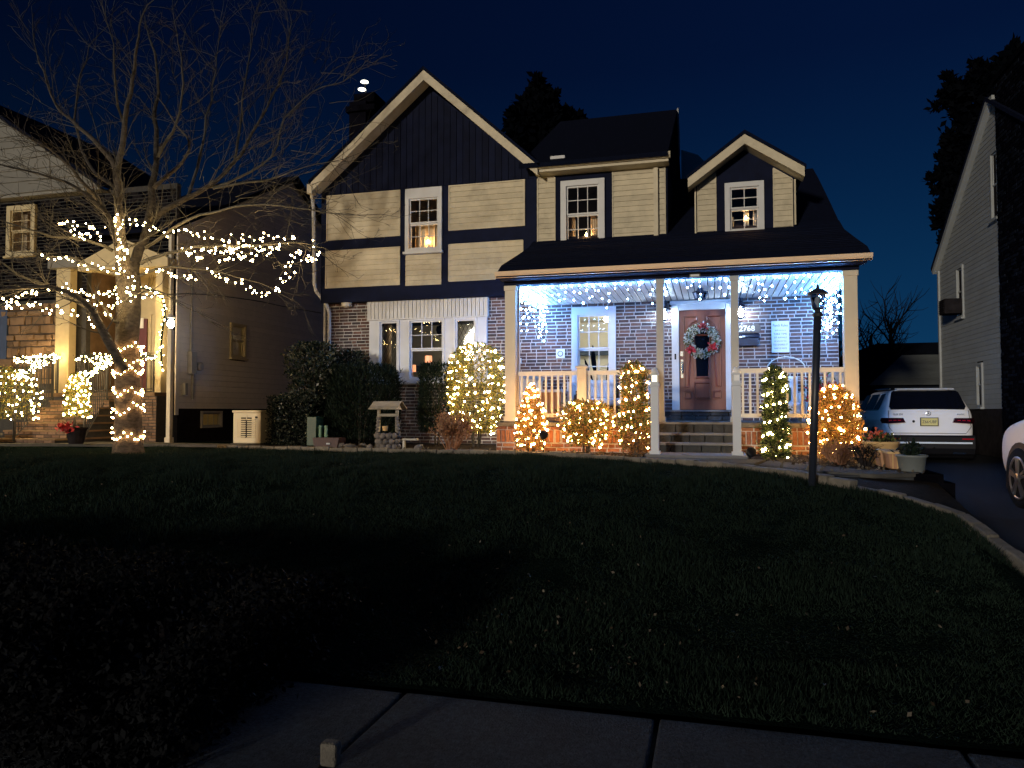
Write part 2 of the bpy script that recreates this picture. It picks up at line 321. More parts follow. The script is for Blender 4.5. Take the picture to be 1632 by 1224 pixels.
def curtain(parent, x0, x1, z0, z1, y, m, name='curtain'):
    b = MB(); n = 16; r = [(x0+(x1-x0)*i/n, y+.02*math.sin(i*1.9)+.008*math.sin(i*4.1)) for i in range(n+1)]
    for i in range(n): b.face([(r[i][0], r[i][1], z0), (r[i+1][0], r[i+1][1], z0), (r[i+1][0], r[i+1][1], z1), (r[i][0], r[i][1], z1)])
    return b.build(name, m, parent, True)
def text(name, body, size, mp_loc, rot, m, parent, ext=.003, align='CENTER', bold=0, sc=(1, 1, 1)):
    cu = bpy.data.curves.new(name, 'FONT'); cu.body = body; cu.size = size; cu.extrude = ext; cu.align_x = align; cu.align_y = 'CENTER'; cu.offset = bold; cu.resolution_u = 2
    o = bpy.data.objects.new('tmp', cu); COL.objects.link(o); dg = bpy.context.evaluated_depsgraph_get()
    me = bpy.data.meshes.new_from_object(o.evaluated_get(dg)); bpy.data.objects.remove(o); me.materials.clear(); me.materials.append(m)
    return inst(name, me, parent, mp_loc, rot, sc)
def leaves(pts, size, mats, name, parent=None, up=.3, aspect=2.2, nrm=None, kindtag=True, jitter=.9, seed=None):
    """many small diamond leaves, one object"""
    pts = np.asarray(pts, float); n = len(pts)
    d = rng.normal(size=(n, 3)); d[:, 2] += up*2
    if nrm is not None: d += np.asarray(nrm)*1.2
    d /= np.linalg.norm(d, axis=1)[:, None]+1e-9
    a = np.cross(d, rng.normal(size=(n, 3))); a /= np.linalg.norm(a, axis=1)[:, None]+1e-9
    s = size*(rng.uniform(.55, 1.35, n))[:, None]
    v = np.empty((n, 4, 3)); v[:, 0] = pts; v[:, 1] = pts+d*s*.5+a*s/aspect*.5; v[:, 2] = pts+d*s; v[:, 3] = pts+d*s*.5-a*s/aspect*.5
    me = bpy.data.meshes.new(name); me.vertices.add(n*4); me.vertices.foreach_set('co', v.reshape(-1)); me.loops.add(n*4); me.loops.foreach_set('vertex_index', np.arange(n*4, dtype=np.int32))
    me.polygons.add(n); me.polygons.foreach_set('loop_start', np.arange(0, n*4, 4, dtype=np.int32))
    if not isinstance(mats, (list, tuple)): mats = [mats]
    for m in mats: me.materials.append(m)
    if len(mats) > 1: me.polygons.foreach_set('material_index', rng.integers(0, len(mats), n).astype(np.int32))
    me.update(calc_edges=True); me.validate()
    o = inst(name, me, parent)
    if kindtag and parent is not None: o['kind'] = 'stuff'
    return o
def prof_r(prof, t):
    for i in range(len(prof)-1):
        if prof[i][0] <= t <= prof[i+1][0]:
            k = (t-prof[i][0])/(prof[i+1][0]-prof[i][0]+1e-9); return prof[i][1]*(1-k)+prof[i+1][1]*k
    return prof[-1][1]
def crown_pts(c, rx, ry, z0, z1, prof, n, lump=.18, ls=3.0, skin=.35):
    out = []; nr = []
    while len(out) < n:
        t = random.random(); an = random.uniform(0, 2*math.pi); R = prof_r(prof, t)
        if random.random() > R+.15: continue
        lf = 1+lump*noise.noise(Vector((math.cos(an)*ls+c[0]*3, math.sin(an)*ls+c[1], t*ls*2)))*2
        k = R*lf*(random.random()**skin)*(random.uniform(1, 1.22) if random.random() < .10 else 1)
        out.append((c[0]+math.cos(an)*rx*k, c[1]+math.sin(an)*ry*k, z0+(z1-z0)*t+random.uniform(-.02, .02))); nr.append((math.cos(an), math.sin(an), (t-.5)))
    return out, nr
def spiral(c, rx, ry, z0, z1, prof, n, turns, out=1.02, jit=.03, front=True):
    pts = []
    for i in range(n):
        t = (i+.5)/n; an = turns*2*math.pi*t+random.gauss(0, .28); R = prof_r(prof, t)*out*random.uniform(.90, 1.08)
        pts.append(Vector((c[0]+math.cos(an)*rx*R+random.uniform(-jit, jit), c[1]+math.sin(an)*ry*R, z0+(z1-z0)*t+random.uniform(-jit, jit))))
    return pts
PLANTS_ = 0
def bush(name, label, u0, u1, vt, vb, Y, prof, mats, nleaf, lsize, ground=.08, ry=None, up=.4, lump=.18, asp=2.2, group='shrubs in the front beds', skin=.35, stems=5, cat='shrub', core=None):
    a, b_ = P(u0, (vt+vb)/2, Y=Y), P(u1, (vt+vb)/2, Y=Y); zt = P((u0+u1)/2, vt, Y=Y).z; zb = max(ground+.02, P((u0+u1)/2, vb, Y=Y).z)
    cx, rx = (a.x+b_.x)/2, (b_.x-a.x)/2; ry = ry or rx
    t = thing(name, label, cat, (cx, Y, ground), group)
    pts, nr = crown_pts((cx, Y), rx, ry, zb, zt, prof, nleaf, lump, skin=skin)
    leaves(pts, lsize, mats, 'foliage', t, up=up, nrm=nr, aspect=asp)
    b = MB()
    for i in range(stems):
        an = random.uniform(0, 6.28); k = random.uniform(.1, .55); z2 = zb+(zt-zb)*random.uniform(.45, .85)
        b.tube([(cx+.05*math.cos(an), Y+.05*math.sin(an), ground-.05), (cx+rx*k*.5*math.cos(an), Y+ry*k*.5*math.sin(an), (ground+z2)/2), (cx+rx*k*math.cos(an), Y+ry*k*math.sin(an), z2)], [.022, .016, .006], 5)
    b.build('stem', M['bark'], t)
    return t, (cx, Y), rx, ry, zb, zt
def gz(x, y):
    s = min(1, max(0, (y-3.4)/6.0)); s = s*s*(3-2*s); return -.72+.75*s

# ------------------------------------------------------------ ground, lawn, paving
EDGE = [(-9.6, 12.9), (-8.8, 12.8), (-6, 12.5), (-4.1, 12.45), (-2.6, 12.1), (-1.25, 11.3), (-.2, 10.6), (.35, 9.95), (1.05, 8.9), (1.83, 8.1), (2.16, 7.5), (2.26, 6.3), (2.27, 3.85)]
def edge_y(x):
    for i in range(len(EDGE)-1):
        if EDGE[i][0] <= x <= EDGE[i+1][0]:
            k = (x-EDGE[i][0])/(EDGE[i+1][0]-EDGE[i][0]+1e-9); return EDGE[i][1]*(1-k)+EDGE[i+1][1]*k
    return 12.9 if x < -9.6 else 3.8
g = MB(); g.face([(-400, -400, -1.0), (400, -400, -1.0), (400, 500, -1.0), (-400, 500, -1.0)]); g.build('ground', M['far_dark'], kind='structure')
g = MB(); g.face([(-60, -12, -.90), (60, -12, -.90), (60, -.6, -.90), (-60, -.6, -.90)]); g.build('street', M['asphalt'], kind='structure')
MB().box(-60, 60, -.6, -.45, -.98, -.76).build('kerb', M['concrete'], kind='structure')
g = MB(); g.face([(-60, -.45, -.77), (60, -.45, -.77), (60, 2.15, -.74), (-60, 2.15, -.74)]); g.build('verge', M['lawn'], kind='structure')
sw = MB().box(-24, 9, 2.15, 3.8, -.95, -.745).build('sidewalk', M['soil'], kind='structure')
for i in range(-12, 6):
    x = -1.62+1.345*i
    b = MB().box(x+.012, x+1.333, 2.17, 3.78, -.82, -.72+random.uniform(-.004, .004)); bevel(b.build('paving_slab', M['sidewalk'], sw), .012)
# lawn sheet
g = MB(); nx, ny = 90, 60
for j in range(ny+1):
    for i in range(nx+1):
        x = -26+(28.27)*i/nx; yt = 16 if x < -9.6 else edge_y(x)+.02; y = 3.8+(yt-3.8)*j/ny; g.v.append((x, y, gz(x, y)+.012*noise.noise(Vector((x*2, y*2, 0)))))
for j in range(ny):
    for i in range(nx): a = j*(nx+1)+i; g.f.append((a, a+1, a+nx+2, a+nx+1)); g.m.append(0)
g.build('lawn', M['lawn'], None, True, kind='structure')
# yard under and behind the houses
MB().box(-60, -9.6, 16, 60, -.9, .0).build('side_yard', M['soil'], kind='structure')
b = MB(); pl = [(x, y+.03) for x, y in EDGE[:9]] + [(1.6, 9.1), (2.3, 9.35), (2.45, 9.6), (2.45, 24), (-9.6, 24)]
b.prism(pl, lambda x, y: (x, y, .075), lambda x, y: (x, y, -.5)); b.m[1:] = [1]*(len(b.m)-1); b.build('garden_bed', [M['soil'], M['stone']], kind='structure')  # bed sides are soil too; the stone colour paints them as shaded
b = MB(); b.v = [(2.28, .0, -.78), (7.2, 0, -.78), (2.28, 3.6, -.715), (7.2, 3.6, -.715), (2.28, 9, -.34), (7.2, 9, -.34), (2.28, 34, -.30), (7.2, 34, -.30)]
b.f = [(0, 1, 3, 2), (2, 3, 5, 4), (4, 5, 7, 6)]; b.m = [0]*3; b.build('driveway', M['asphalt'], kind='structure')
b = MB(); Q = [(1.05, 8.95, .07), (1.83, 8.14, gz(0, 8.14)+.02), (2.16, 7.54, gz(0, 7.54)+.02), (2.24, 6.7, gz(0, 6.7)+.01), (2.40, 6.9, -.42), (2.44, 8.0, -.24), (2.44, 9.4, .0), (1.6, 9.2, .06)]
b.v = Q; b.f = [(0, 1, 7), (1, 6, 7), (1, 2, 5, 6), (2, 3, 4, 5)]; b.m = [0]*4; b.build('bank', M['soil'], kind='structure')
MB().box(7.2, 40, 2.2, 60, -.9, -.28).build('right_yard', M['lawn'], kind='structure')
# curved edging blocks
eg = thing('garden_edging', 'row of pale stone edging blocks curving between the lawn and the front bed', 'edging', (EDGE[4][0], EDGE[4][1], 0))
acc = []
for i in range(len(EDGE)-1):
    a, b_ = Vector((*EDGE[i], 0)), Vector((*EDGE[i+1], 0)); L = (b_-a).length; n = max(1, round(L/.30))
    for k in range(n): acc.append((a.lerp(b_, (k+.5)/n), (b_-a).normalized(), L/n))
for p, d, L in acc:
    z = gz(p.x, p.y); an = math.atan2(d.y, d.x); h = .09 if p.y > 8.6 else .035; sl = -math.atan2(gz(p.x+d.x*.1, p.y+d.y*.1)-gz(p.x-d.x*.1, p.y-d.y*.1), .2)
    w_ = .07 if p.y > 8.6 else .05; b = MB().box(-L/2+.006, L/2-.006, -w_, w_, -.12, h+random.uniform(-.012, .008))
    o = inst('edging_block', b.mesh('edging_block', M['edging']), eg, (p.x, p.y, z), (random.uniform(-.04, .04), sl+random.uniform(-.02, .02), an+random.uniform(-.04, .04))); bevel(o, .014)
# walk from the steps towards the driveway
wk = MB().box(-9.6+.1, -9.6+.2, 13.3, 13.4, 0, .05).build('walkway', M['concrete'], kind='structure')
for (pl, z) in (([(-.95, 10.98), (.55, 10.45), (.75, 11.35), (-.95, 11.45)], .10), ([(.60, 10.40), (1.2, 9.35), (1.75, 9.75), (.78, 11.2)], .095), ([(1.24, 9.30), (1.75, 9.02), (2.25, 9.32), (2.36, 9.62), (1.8, 9.72)], .10)):
    b = MB(); b.prism(pl, lambda x, y: (x, y, z), lambda x, y: (x, y, z-.05)); bevel(b.build('flagstone', M['concrete'], wk), .012)
# neighbour's path on the left
b = MB(); b.prism([(-30, 12.2), (-15, 12.7), (-11.5, 13.5), (-9.6, 13.6), (-9.6, 14.0), (-12.6, 14.3), (-30, 14.3)], lambda x, y: (x, y, .085), lambda x, y: (x, y, -.5)); b.build('side_path', M['concrete'], kind='structure')
# grass blades
def grass_patch(n, x0, x1, y0, y1, hgt):
    x = rng.uniform(x0, x1, n*2); y = rng.uniform(y0, y1, n*2)
    lim = np.array([min(edge_y(a)-.08, 13.4 if a > -11 else 12.2) for a in x]); ok = (y < lim) & ~((x > 2.15)); x, y = x[ok][:n], y[ok][:n]; k = len(x)
    s = np.clip((y-3.4)/6, 0, 1); z = -.72+.75*s*s*(3-2*s)
    an = rng.uniform(0, 6.28, k); w = rng.uniform(.003, .006, k); cl = np.array([noise.noise(Vector((a*1.3, c*1.3, 0)))+.6*noise.noise(Vector((a*5, c*5, 2))) for a, c in zip(x, y)]); h = hgt*rng.uniform(.5, 1.3, k)*np.clip(1+1.3*cl, .35, 2.2); lx, ly = rng.normal(0, .022, k), rng.normal(0, .022, k)
    v = np.empty((k, 3, 3)); v[:, 0] = np.stack([x-np.cos(an)*w, y-np.sin(an)*w, z-.005], 1); v[:, 1] = np.stack([x+np.cos(an)*w, y+np.sin(an)*w, z-.005], 1); v[:, 2] = np.stack([x+lx, y+ly, z+h], 1)
    return v
vv = np.concatenate([grass_patch(150000, -5, 2.2, 3.85, 8, .028), grass_patch(190000, -13, 1.9, 8, 13.4, .045), grass_patch(60000, -14, -5, 3.85, 8.3, .05), grass_patch(50000, -24, -12.5, 5, 12.6, .05)]); k = len(vv)
me = bpy.data.meshes.new('grass'); me.vertices.add(k*3); me.vertices.foreach_set('co', vv.reshape(-1)); me.loops.add(k*3); me.loops.foreach_set('vertex_index', np.arange(k*3, dtype=np.int32))
me.polygons.add(k); me.polygons.foreach_set('loop_start', np.arange(0, k*3, 3, dtype=np.int32)); me.materials.append(M['grass']); me.update(calc_edges=True)
tag(inst('grass', me), 'short dark green grass covering the sloping front lawn', 'grass', kind='stuff')
# fallen leaves
pts = []
for i in range(300):
    x, y = (random.gauss(-1.4, 1.3), 4.0+abs(random.gauss(0, 1.1))) if i < 190 else (random.uniform(-12, 2), random.uniform(4, 12.4))
    if y < edge_y(x)-.1: pts.append((x, y, gz(x, y)+.03))
o = leaves(pts, .027, M['litter'], 'fallen_leaves', None, up=.1, aspect=1.6); tag(o, 'dry curled fallen leaves scattered over the dark lawn', 'leaves', kind='stuff')
pts = [(random.uniform(-9.4, 2.3), random.uniform(9.3, 13), .085) for i in range(3000)]
pts = [p for p in pts if edge_y(p[0])+.1 < p[1] < (12.9 if p[0] > -3.8 else 15.4) and not (-.98 < p[0] < .8 and p[1] < 13)]
o = leaves(pts, .06, M['litter'], 'mulch_leaves', None, up=.1, aspect=1.6); tag(o, 'brown leaf litter and mulch lying in the front planting bed', 'leaves', kind='stuff')
b = MB().box(-.038, .038, -.03, .03, 0, .10); o = inst('stone_marker', b.mesh('stone_marker', M['edging']), None, (-1.60, 2.93, -.722)); bevel(o, .012); tag(o, 'small pale pitted stone stub standing on the sidewalk joint', 'stone')

# ------------------------------------------------------------ the brick and half-timbered house
H = thing('brick_house', 'brick house with dark half-timbered gable, two dormers and a white-lit front porch', 'house', (-3.2, 15.7, 0))
WY = 15.70; mpW = MY(WY+.012); U = MY(15.45)
holesW = [(-7.64, -4.80, 1.45, 3.36), (-2.90, -1.95, 1.28, 3.02), (-.77, .41, .80, 3.06)]
wl = wall_holes(-8.78, 2.42, 0, 3.32, MY(WY+.012), .14, holesW, M['mortar'], H, 'front_wall')
brick_field(-8.78, 2.42, .0, 3.32, mpW, holesW, BR, wl, 300, rough_ok=lambda x, z: x > -3.5 and 1.45 < z < 3.1)
# shell behind
b = MB(); b.box(-8.78, -8.64, WY+.16, 22, 0, 5.9); b.box(-8.64, 2.3, 21.9, 22, 0, 6); b.box(-3.7, -3.6, 15.88, 21.8, 3.3, 5.9); b.build('rear_shell', M['dark_wall'], H)
MB().box(2.28, 2.42, WY+.16, 21.8, 0, 3.2).build('side_wall', M['dark_wall'], H)
# upper wing wall
wing_win = (-6.66, -5.78, 4.38, 5.82)
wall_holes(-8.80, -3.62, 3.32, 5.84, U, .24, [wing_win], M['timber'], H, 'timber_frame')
for (x0, x1, z0, z1) in ((-8.62, -6.82, 4.80, 5.80), (-8.64, -6.82, 3.68, 4.50), (-5.60, -3.90, 4.84, 5.80)):
    siding([(x0, z0), (x1, z0), (x1, z1), (x0, z1)], .118, MY(15.446), M['siding'], H)
    t = .028; b = MB(); b.box(x0-t, x0, 15.415, 15.446, z0-t, z1+t); b.box(x1, x1+t, 15.415, 15.446, z0-t, z1+t); b.box(x0, x1, 15.417, 15.446, z1, z1+t); b.box(x0, x1, 15.417, 15.446, z0-t, z0); b.build('panel_trim', M['siding'], H)
poly = [(-5.62, 3.68), (-4.55, 3.68), (-3.92, 4.10), (-3.92, 4.50), (-5.62, 4.50)]
siding(poly, .118, MY(15.446), M['siding'], H)
b = MB()
for i in range(5):
    (xa, za), (xb, zb) = poly[i], poly[(i+1) % 5]; b.tube([(xa, 15.43, za), (xb, 15.43, zb)], .014, 4)
b.build('panel_trim', M['siding'], H)
siding([(-6.66, 3.62), (-5.80, 3.62), (-5.80, 4.32), (-6.66, 4.32)], .118, MY(15.446), M['siding'], H)
window(H, *wing_win, MY(15.44), M['trim'], fw=.09, head=.14)
# jetty lip and trim over bricks
MB().box(-4.28, -3.7, 15.62, 15.69, 3.26, 3.31).build('jetty_trim', M['trim'], H)
# gable
gp = [(-8.80, 5.84), (-3.55, 5.84), (-3.55, 5.90), (-6.12, 8.12), (-8.80, 5.92)]
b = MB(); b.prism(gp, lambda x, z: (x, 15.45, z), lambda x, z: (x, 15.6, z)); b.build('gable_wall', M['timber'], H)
x = -8.74
while x < -3.7:
    ztop = 8.02-abs(x+.07+6.12)*.84
    if ztop > 5.95: MB().box(x, x+.138, 15.432, 15.449, 5.842, ztop).build('gable_board', M['timber'], H)
    x += .15
AP, LE, RE = (-6.08, 8.33), (-8.84, 6.04), (-3.50, 5.98)
def rake(parent, A, B, dz, y0, y1, m, name='rake_board'):
    (xa, za), (xb, zb) = A, B
    b = MB(); b.prism([(xa, za), (xb, zb), (xb, zb-dz), (xa, za-dz)], lambda x, z: (x, y0, z), lambda x, z: (x, y1, z)); return b.build(name, m, parent)
for E_ in (LE, RE):
    rake(H, AP, E_, .22, 15.03, 15.07, M['siding']); rake(H, (AP[0], AP[1]-.10), (E_[0], E_[1]-.10), .06, 15.07, 15.44, M['siding'], 'soffit')
    (xe, ze) = E_
    b = MB(); sgn = 1 if xe > AP[0] else -1
    b.prism([(AP[0], AP[1]+.01), (xe+sgn*.05, ze-.03), (xe+sgn*.05, ze+.04), (AP[0], AP[1]+.08)], lambda x, z: (x, 15.0, z), lambda x, z: (x, 22.2, z)); b.build('gable_roof', M['shingle'], H)
b = MB(); b.box(-8.92, -8.80, 15.0, 15.2, 5.78, 6.0); b.tube([(-8.86, 15.1, 5.95), (-8.86, 15.12, 5.70)], .04, 8); b.build('gutter_end', M['siding'], H)
b = MB(); b.tube([(-8.90, 15.22, 5.75), (-8.92, 15.3, 5.5), (-8.92, 15.38, 3.75), (-8.90, 15.42, 3.6), (-8.72, 15.58, 3.30), (-8.66, 15.62, 3.1), (-8.66, 15.62, .3)], .045, 8); b.tube([(-8.80, 15.66, 3.5), (-8.80, 15.66, .3)], .035, 8); b.build('downspout', M['trim'], H, True)
# shed dormer wall
sdw = (-3.08, -2.14, 4.26, 5.71)
wall_holes(-3.62, -.84, 4.0, 5.95, U, .14, [sdw], M['timber'], H, 'dormer_wall')
for (x0, x1, z0, z1) in ((-3.58, -3.22, 4.28, 5.82), (-1.96, -.90, 4.29, 5.86)):
    siding([(x0, z0), (x1, z0), (x1, z1), (x0, z1)], .112, MY(15.446), M['siding'], H)
    t = .022; b = MB(); b.box(x0-t, x0, 15.418, 15.446, z0, z1); b.box(x1, x1+t, 15.418, 15.446, z0, z1); b.box(x0, x1, 15.42, 15.446, z1, z1+t); b.build('panel_trim', M['siding'], H)
window(H, *sdw, MY(15.44), M['trim'], fw=.12)
b = MB(); b.box(-1.12, -1.03, 15.35, 15.41, 4.33, 5.82); b.build('downspout', M['siding'], H)
b = MB(); b.prism([(-.86, 4.1), (-.84, 4.1), (-.84, 6), (-.86, 6)], lambda x, z: (x, 15.59, z), lambda x, z: (x, 19.4, z)); b.build('dormer_cheek', M['timber'], H)
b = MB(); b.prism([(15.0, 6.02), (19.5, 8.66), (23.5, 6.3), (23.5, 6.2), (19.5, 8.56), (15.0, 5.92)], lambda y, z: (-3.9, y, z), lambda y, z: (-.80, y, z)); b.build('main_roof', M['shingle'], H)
b = MB(); b.prism([(15.45, 5.9), (19.5, 8.5), (23.3, 6.2)], lambda y, z: (-3.7, y, z), lambda y, z: (-.9, y, z)); b.build('attic_gable', M['dark_wall'], H)
b = MB(); b.prism([(19.3, 8.60), (19.55, 8.72), (20.2, 8.30), (20.2, 7.65), (19.95, 7.85)], lambda y, z: (-.80, y, z), lambda y, z: (-.76, y, z)); b.build('rake_board', M['trim'], H)
b = MB(); b.prism([(-.74, 7.9), (-.30, 7.72), (-.02, 7.40), (-.02, 7.12), (-.50, 6.9), (-.74, 7.0)], lambda x, z: (x, 20.4, z), lambda x, z: (x, 20.5, z)); b.build('rear_dormer_side', M['neigh_siding'], H)
def gutter(parent, x0, x1, y, z, h, m):
    b = MB(); pr = [(0, 0), (.02, -h*.55), (.06, -h), (.13, -h), (.13, 0), (.11, 0), (.11, -h+.015), (.07, -h+.015), (.03, -h*.5), (.012, 0)]
    b.prism(pr, lambda a, c: (x0, y+a, z+c), lambda a, c: (x1, y+a, z+c)); return b.build('gutter', m, parent)
gutter(H, -3.60, -.76, 15.0, 6.02, .11, M['siding']); gutter(H, -3.72, 2.46, 12.58, 3.28, .10, M['gutter'])
MB().box(-3.60, -.80, 15.10, 15.44, 5.85, 5.90).build('soffit', M['siding'], H); MB().box(-3.58, -.80, 15.12, 15.15, 5.90, 6.0).build('fascia', M['siding'], H)
MB().box(-3.26, -2.95, 15.2, 15.24, 6.08, 6.20).build('roof_vent', M['trim'], H)
# lower roof over porch and right wing
pf = [(12.62, 3.25), (12.95, 3.46), (14.04, 3.86), (15.05, 4.24), (15.61, 4.55), (16.37, 5.03), (17.39, 5.66), (18.34, 6.24), (19.2, 6.73), (21.5, 5.2)]
def sheet(x0, x1, pr, th, name):
    b = MB(); k = len(pr); b.v = [(x0, y, z) for y, z in pr]+[(x1, y, z) for y, z in pr]+[(x0, y, z-th) for y, z in pr]+[(x1, y, z-th) for y, z in pr]
    for i in range(k-1): b.f += [(i, k+i, k+i+1, i+1), (2*k+i+1, 3*k+i+1, 3*k+i, 2*k+i), (i, i+1, 2*k+i+1, 2*k+i), (k+i+1, k+i, 3*k+i, 3*k+i+1)]
    b.f += [(0, 2*k, 3*k, k), (k-1, 2*k-1, 4*k-1, 3*k-1)]; b.m = [0]*len(b.f); return b.build(name, M['shingle'], H)
sheet(-3.70, 2.45, pf[:5], .07, 'porch_roof'); sheet(-.83, 2.44, pf[4:], .07, 'wing_roof')
b = MB(); b.prism([(15.86, 3.2), (21.7, 3.2), (21.4, 5.1), (19.2, 6.6), (15.86, 4.55)], lambda y, z: (2.30, y, z), lambda y, z: (2.40, y, z)); b.build('wing_gable', M['timber'], H)
for k in range(1, 14):                                     # shingle courses that catch the light at their butts
    y = 12.7+k*.205; z = np.interp(y, [p[0] for p in pf], [p[1] for p in pf]); MB().box(-3.69, 2.44, y, y+.2, z-.01, z+.012).build('shingle_course', M['shingle'], H)
# gabled dormer
dw = (.29, 1.04, 4.34, 5.38)
wall_holes(-.28, 1.62, 4.1, 5.30, MY(15.40), .14, [(dw[0], dw[1], dw[2], 5.30)], M['timber'], H, 'dormer_wall')
b = MB(); b.prism([(-.28, 5.30), (dw[0], 5.30), (dw[0], 5.38), (dw[1], 5.38), (dw[1], 5.30), (1.62, 5.30), (1.62, 5.42), (.67, 6.10), (-.28, 5.42)], lambda x, z: (x, 15.40, z), lambda x, z: (x, 15.54, z)); b.build('dormer_gable', M['timber'], H)
for pl in ([(-.24, 4.33), (.12, 4.33), (.12, 5.62), (-.24, 5.38)], [(1.22, 4.33), (1.57, 4.33), (1.57, 5.38), (1.22, 5.62)]):
    siding(pl, .112, MY(15.396), M['siding'], H)
    b = MB()
    for i in range(4): b.tube([(pl[i][0], 15.385, pl[i][1]), (pl[(i+1) % 4][0], 15.385, pl[(i+1) % 4][1])], .013, 4)
    b.build('panel_trim', M['siding'], H)
window(H, *dw, MY(15.39), M['trim'], nx=2, fw=.10)
A2, L2, R2 = (.67, 6.22), (-.42, 5.44), (1.76, 5.48)
for E_ in (L2, R2):
    sgn = 1 if E_[0] > .67 else -1
    rake(H, A2, E_, .19, 15.0, 15.04, M['siding']); rake(H, (A2[0], A2[1]-.13), (E_[0], E_[1]-.13), .05, 15.04, 15.39, M['siding'], 'soffit')
    b = MB(); b.prism([(.67, 6.23), (E_[0]+sgn*.03, E_[1]-.02), (E_[0]+sgn*.03, E_[1]+.04), (.67, 6.30)], lambda x, z: (x, 14.97, z), lambda x, z: (x, 18.7, z)); b.build('dormer_roof', M['shingle'], H)
for x in (-.27, 1.61): MB().box(x-.01, x+.01, 15.55, 18.3, 4.2, 5.4).build('dormer_cheek', M['siding'], H)
for q_ in ((-.30, -.27, 15.33, 15.38, 4.3, 5.35), (1.60, 1.63, 15.33, 15.38, 4.45, 5.35)): MB().box(*q_).build('corner_trim', M['siding'], H)
# porch
po = 'porch'
MB().box(-3.66, 2.33, 12.99, 13.17, 3.10, 3.20).build('porch_beam', M['timber'], H); MB().box(-3.68, 2.40, 12.72, 12.985, 3.16, 3.19).build('porch_soffit', M['timber'], H)
for x in (-3.66, 2.15): MB().box(x, x+.14, 13.175, 15.68, 3.02, 3.2).build('porch_side_beam', M['trim'], H)
MB().box(-3.66, 2.33, 13.18, 15.68, 3.125, 3.2).build('ceiling_deck', M['dark_wall'], H)
cbm = None; n = 46; wv = 5.68/n
for i in range(n):
    x = -3.51+i*wv
    if cbm is None:
        b = MB(); b.v = [(0.006, 0, .015), (wv-.006, 0, .015), (wv-.014, 0, 0), (.014, 0, 0), (.006, 2.48, .015), (wv-.006, 2.48, .015), (wv-.014, 2.48, 0), (.014, 2.48, 0)]
        b.f = [(3, 2, 6, 7), (0, 3, 7, 4), (2, 1, 5, 6), (0, 1, 2, 3)]; b.m = [0]*4; cbm = b.mesh('ceiling_board', M['ceiling_paint'])
    inst('ceiling_board', cbm, H, (x, 13.19, 3.095))
MB().box(-3.78, 2.32, 12.96, 15.68, .53, .61).build('porch_floor', M['stone'], H)
def post(x0, x1, y0, y1, z0, z1, m=None):
    b = MB(); b.box(x0, x1, y0, y1, z0, z1); b.box(x0-.02, x1+.02, y0-.02, y1+.02, z0, z0+.09); b.box(x0-.015, x1+.015, y0-.015, y1+.015, z1-.09, z1-.002); o = b.build('porch_column', m or M['trim'], H); bevel(o, .006); return o
post(-3.64, -3.44, 12.99, 13.17, .612, 3.09, M['cream']); post(-.92, -.79, 13.0, 13.13, .612, 3.09, M['post_grey']); post(.32, .45, 13.0, 13.13, .612, 3.09, M['post_grey']); post(2.09, 2.30, 12.99, 13.17, .612, 3.09, M['cream'])
MB().box(-3.435, -3.40, 13.12, 13.17, .62, 3.09).build('column_strip', M['trim'], H)
bal = MB().box(-.018, .018, -.018, .018, 0, .72).mesh('baluster', M['trim'])
def rail(p0, p1, n, newel=None):
    p0, p1 = Vector(p0), Vector(p1); d = p1-p0; al = abs(d.x) > abs(d.y); b = MB()
    def bb(z0, z1, w):
        if al: b.box(p0.x, p1.x, p0.y-w, p0.y+w, z0, z1)
        else: b.box(p0.x-w, p0.x+w, p0.y, p1.y, z0, z1)
    bb(1.475, 1.515, .045); bb(1.44, 1.475, .025); bb(.69, .755, .025); r = b.build('porch_railing', M['trim'], H)
    for i in range(n):
        q = p0+d*((i+.5)/n)
        if newel and newel[0]-.03 < q.x < newel[1]+.03: continue
        inst('baluster', bal, r, (q.x, q.y, .735))
    return r
r1 = rail((-3.40, 13.08, 0), (-.92, 13.08, 0), 22, (-2.31, -2.14)); rail((.45, 13.08, 0), (2.09, 13.08, 0), 14); rail((-3.53, 13.2, 0), (-3.53, 15.6, 0), 21); rail((2.2, 13.2, 0), (2.2, 15.6, 0), 21)
b = MB().box(-2.31, -2.14, 12.98, 13.16, .612, 1.56); b.box(-2.335, -2.115, 12.955, 13.185, 1.56, 1.60); b.box(-2.29, -2.16, 13.0, 13.14, 1.60, 1.625); bevel(b.build('newel_post', M['cream'], H), .008)
# brick base under the porch: soldier bricks, running courses, cap stones
for (x0, x1) in ((-3.80, -.98), (.46, 2.34)):
    MB().box(x0, x1, 13.0, 13.2, -.1, .52).build('base_wall', M['mortar'], H)
    k = round((x1-x0)/.46)
    for i in range(k): 
        a = x0+(x1-x0)*i/k; bevel(MB().box(a+.004, a+(x1-x0)/k-.004, 12.91, 13.0, .525, .60).build('cap_stone', M['edging'], H), .01)
    x = x0+.01; z0 = .24
    while x < x1-.06:
        mi = random.randrange(3); b = MB().box(x, x+.066, 12.972+random.uniform(-.004, .004), 13.0, z0, z0+.215); b.build('brick', BRO[mi], H); x += .086 if random.random() < .8 else .12
    brick_field(x0, x1, .0, .235, MY(13.0), [], BRO, H, 34); brick_field(x0, x1, .455, .525, MY(13.0), [], BRO, H, 20)
MB().box(-3.80, -3.6, 13.2, 15.68, -.1, .52).build('base_side_wall', M['right_brick'], H); MB().box(2.14, 2.34, 13.2, 15.68, -.1, .52).build('base_side_wall', M['right_brick'], H)
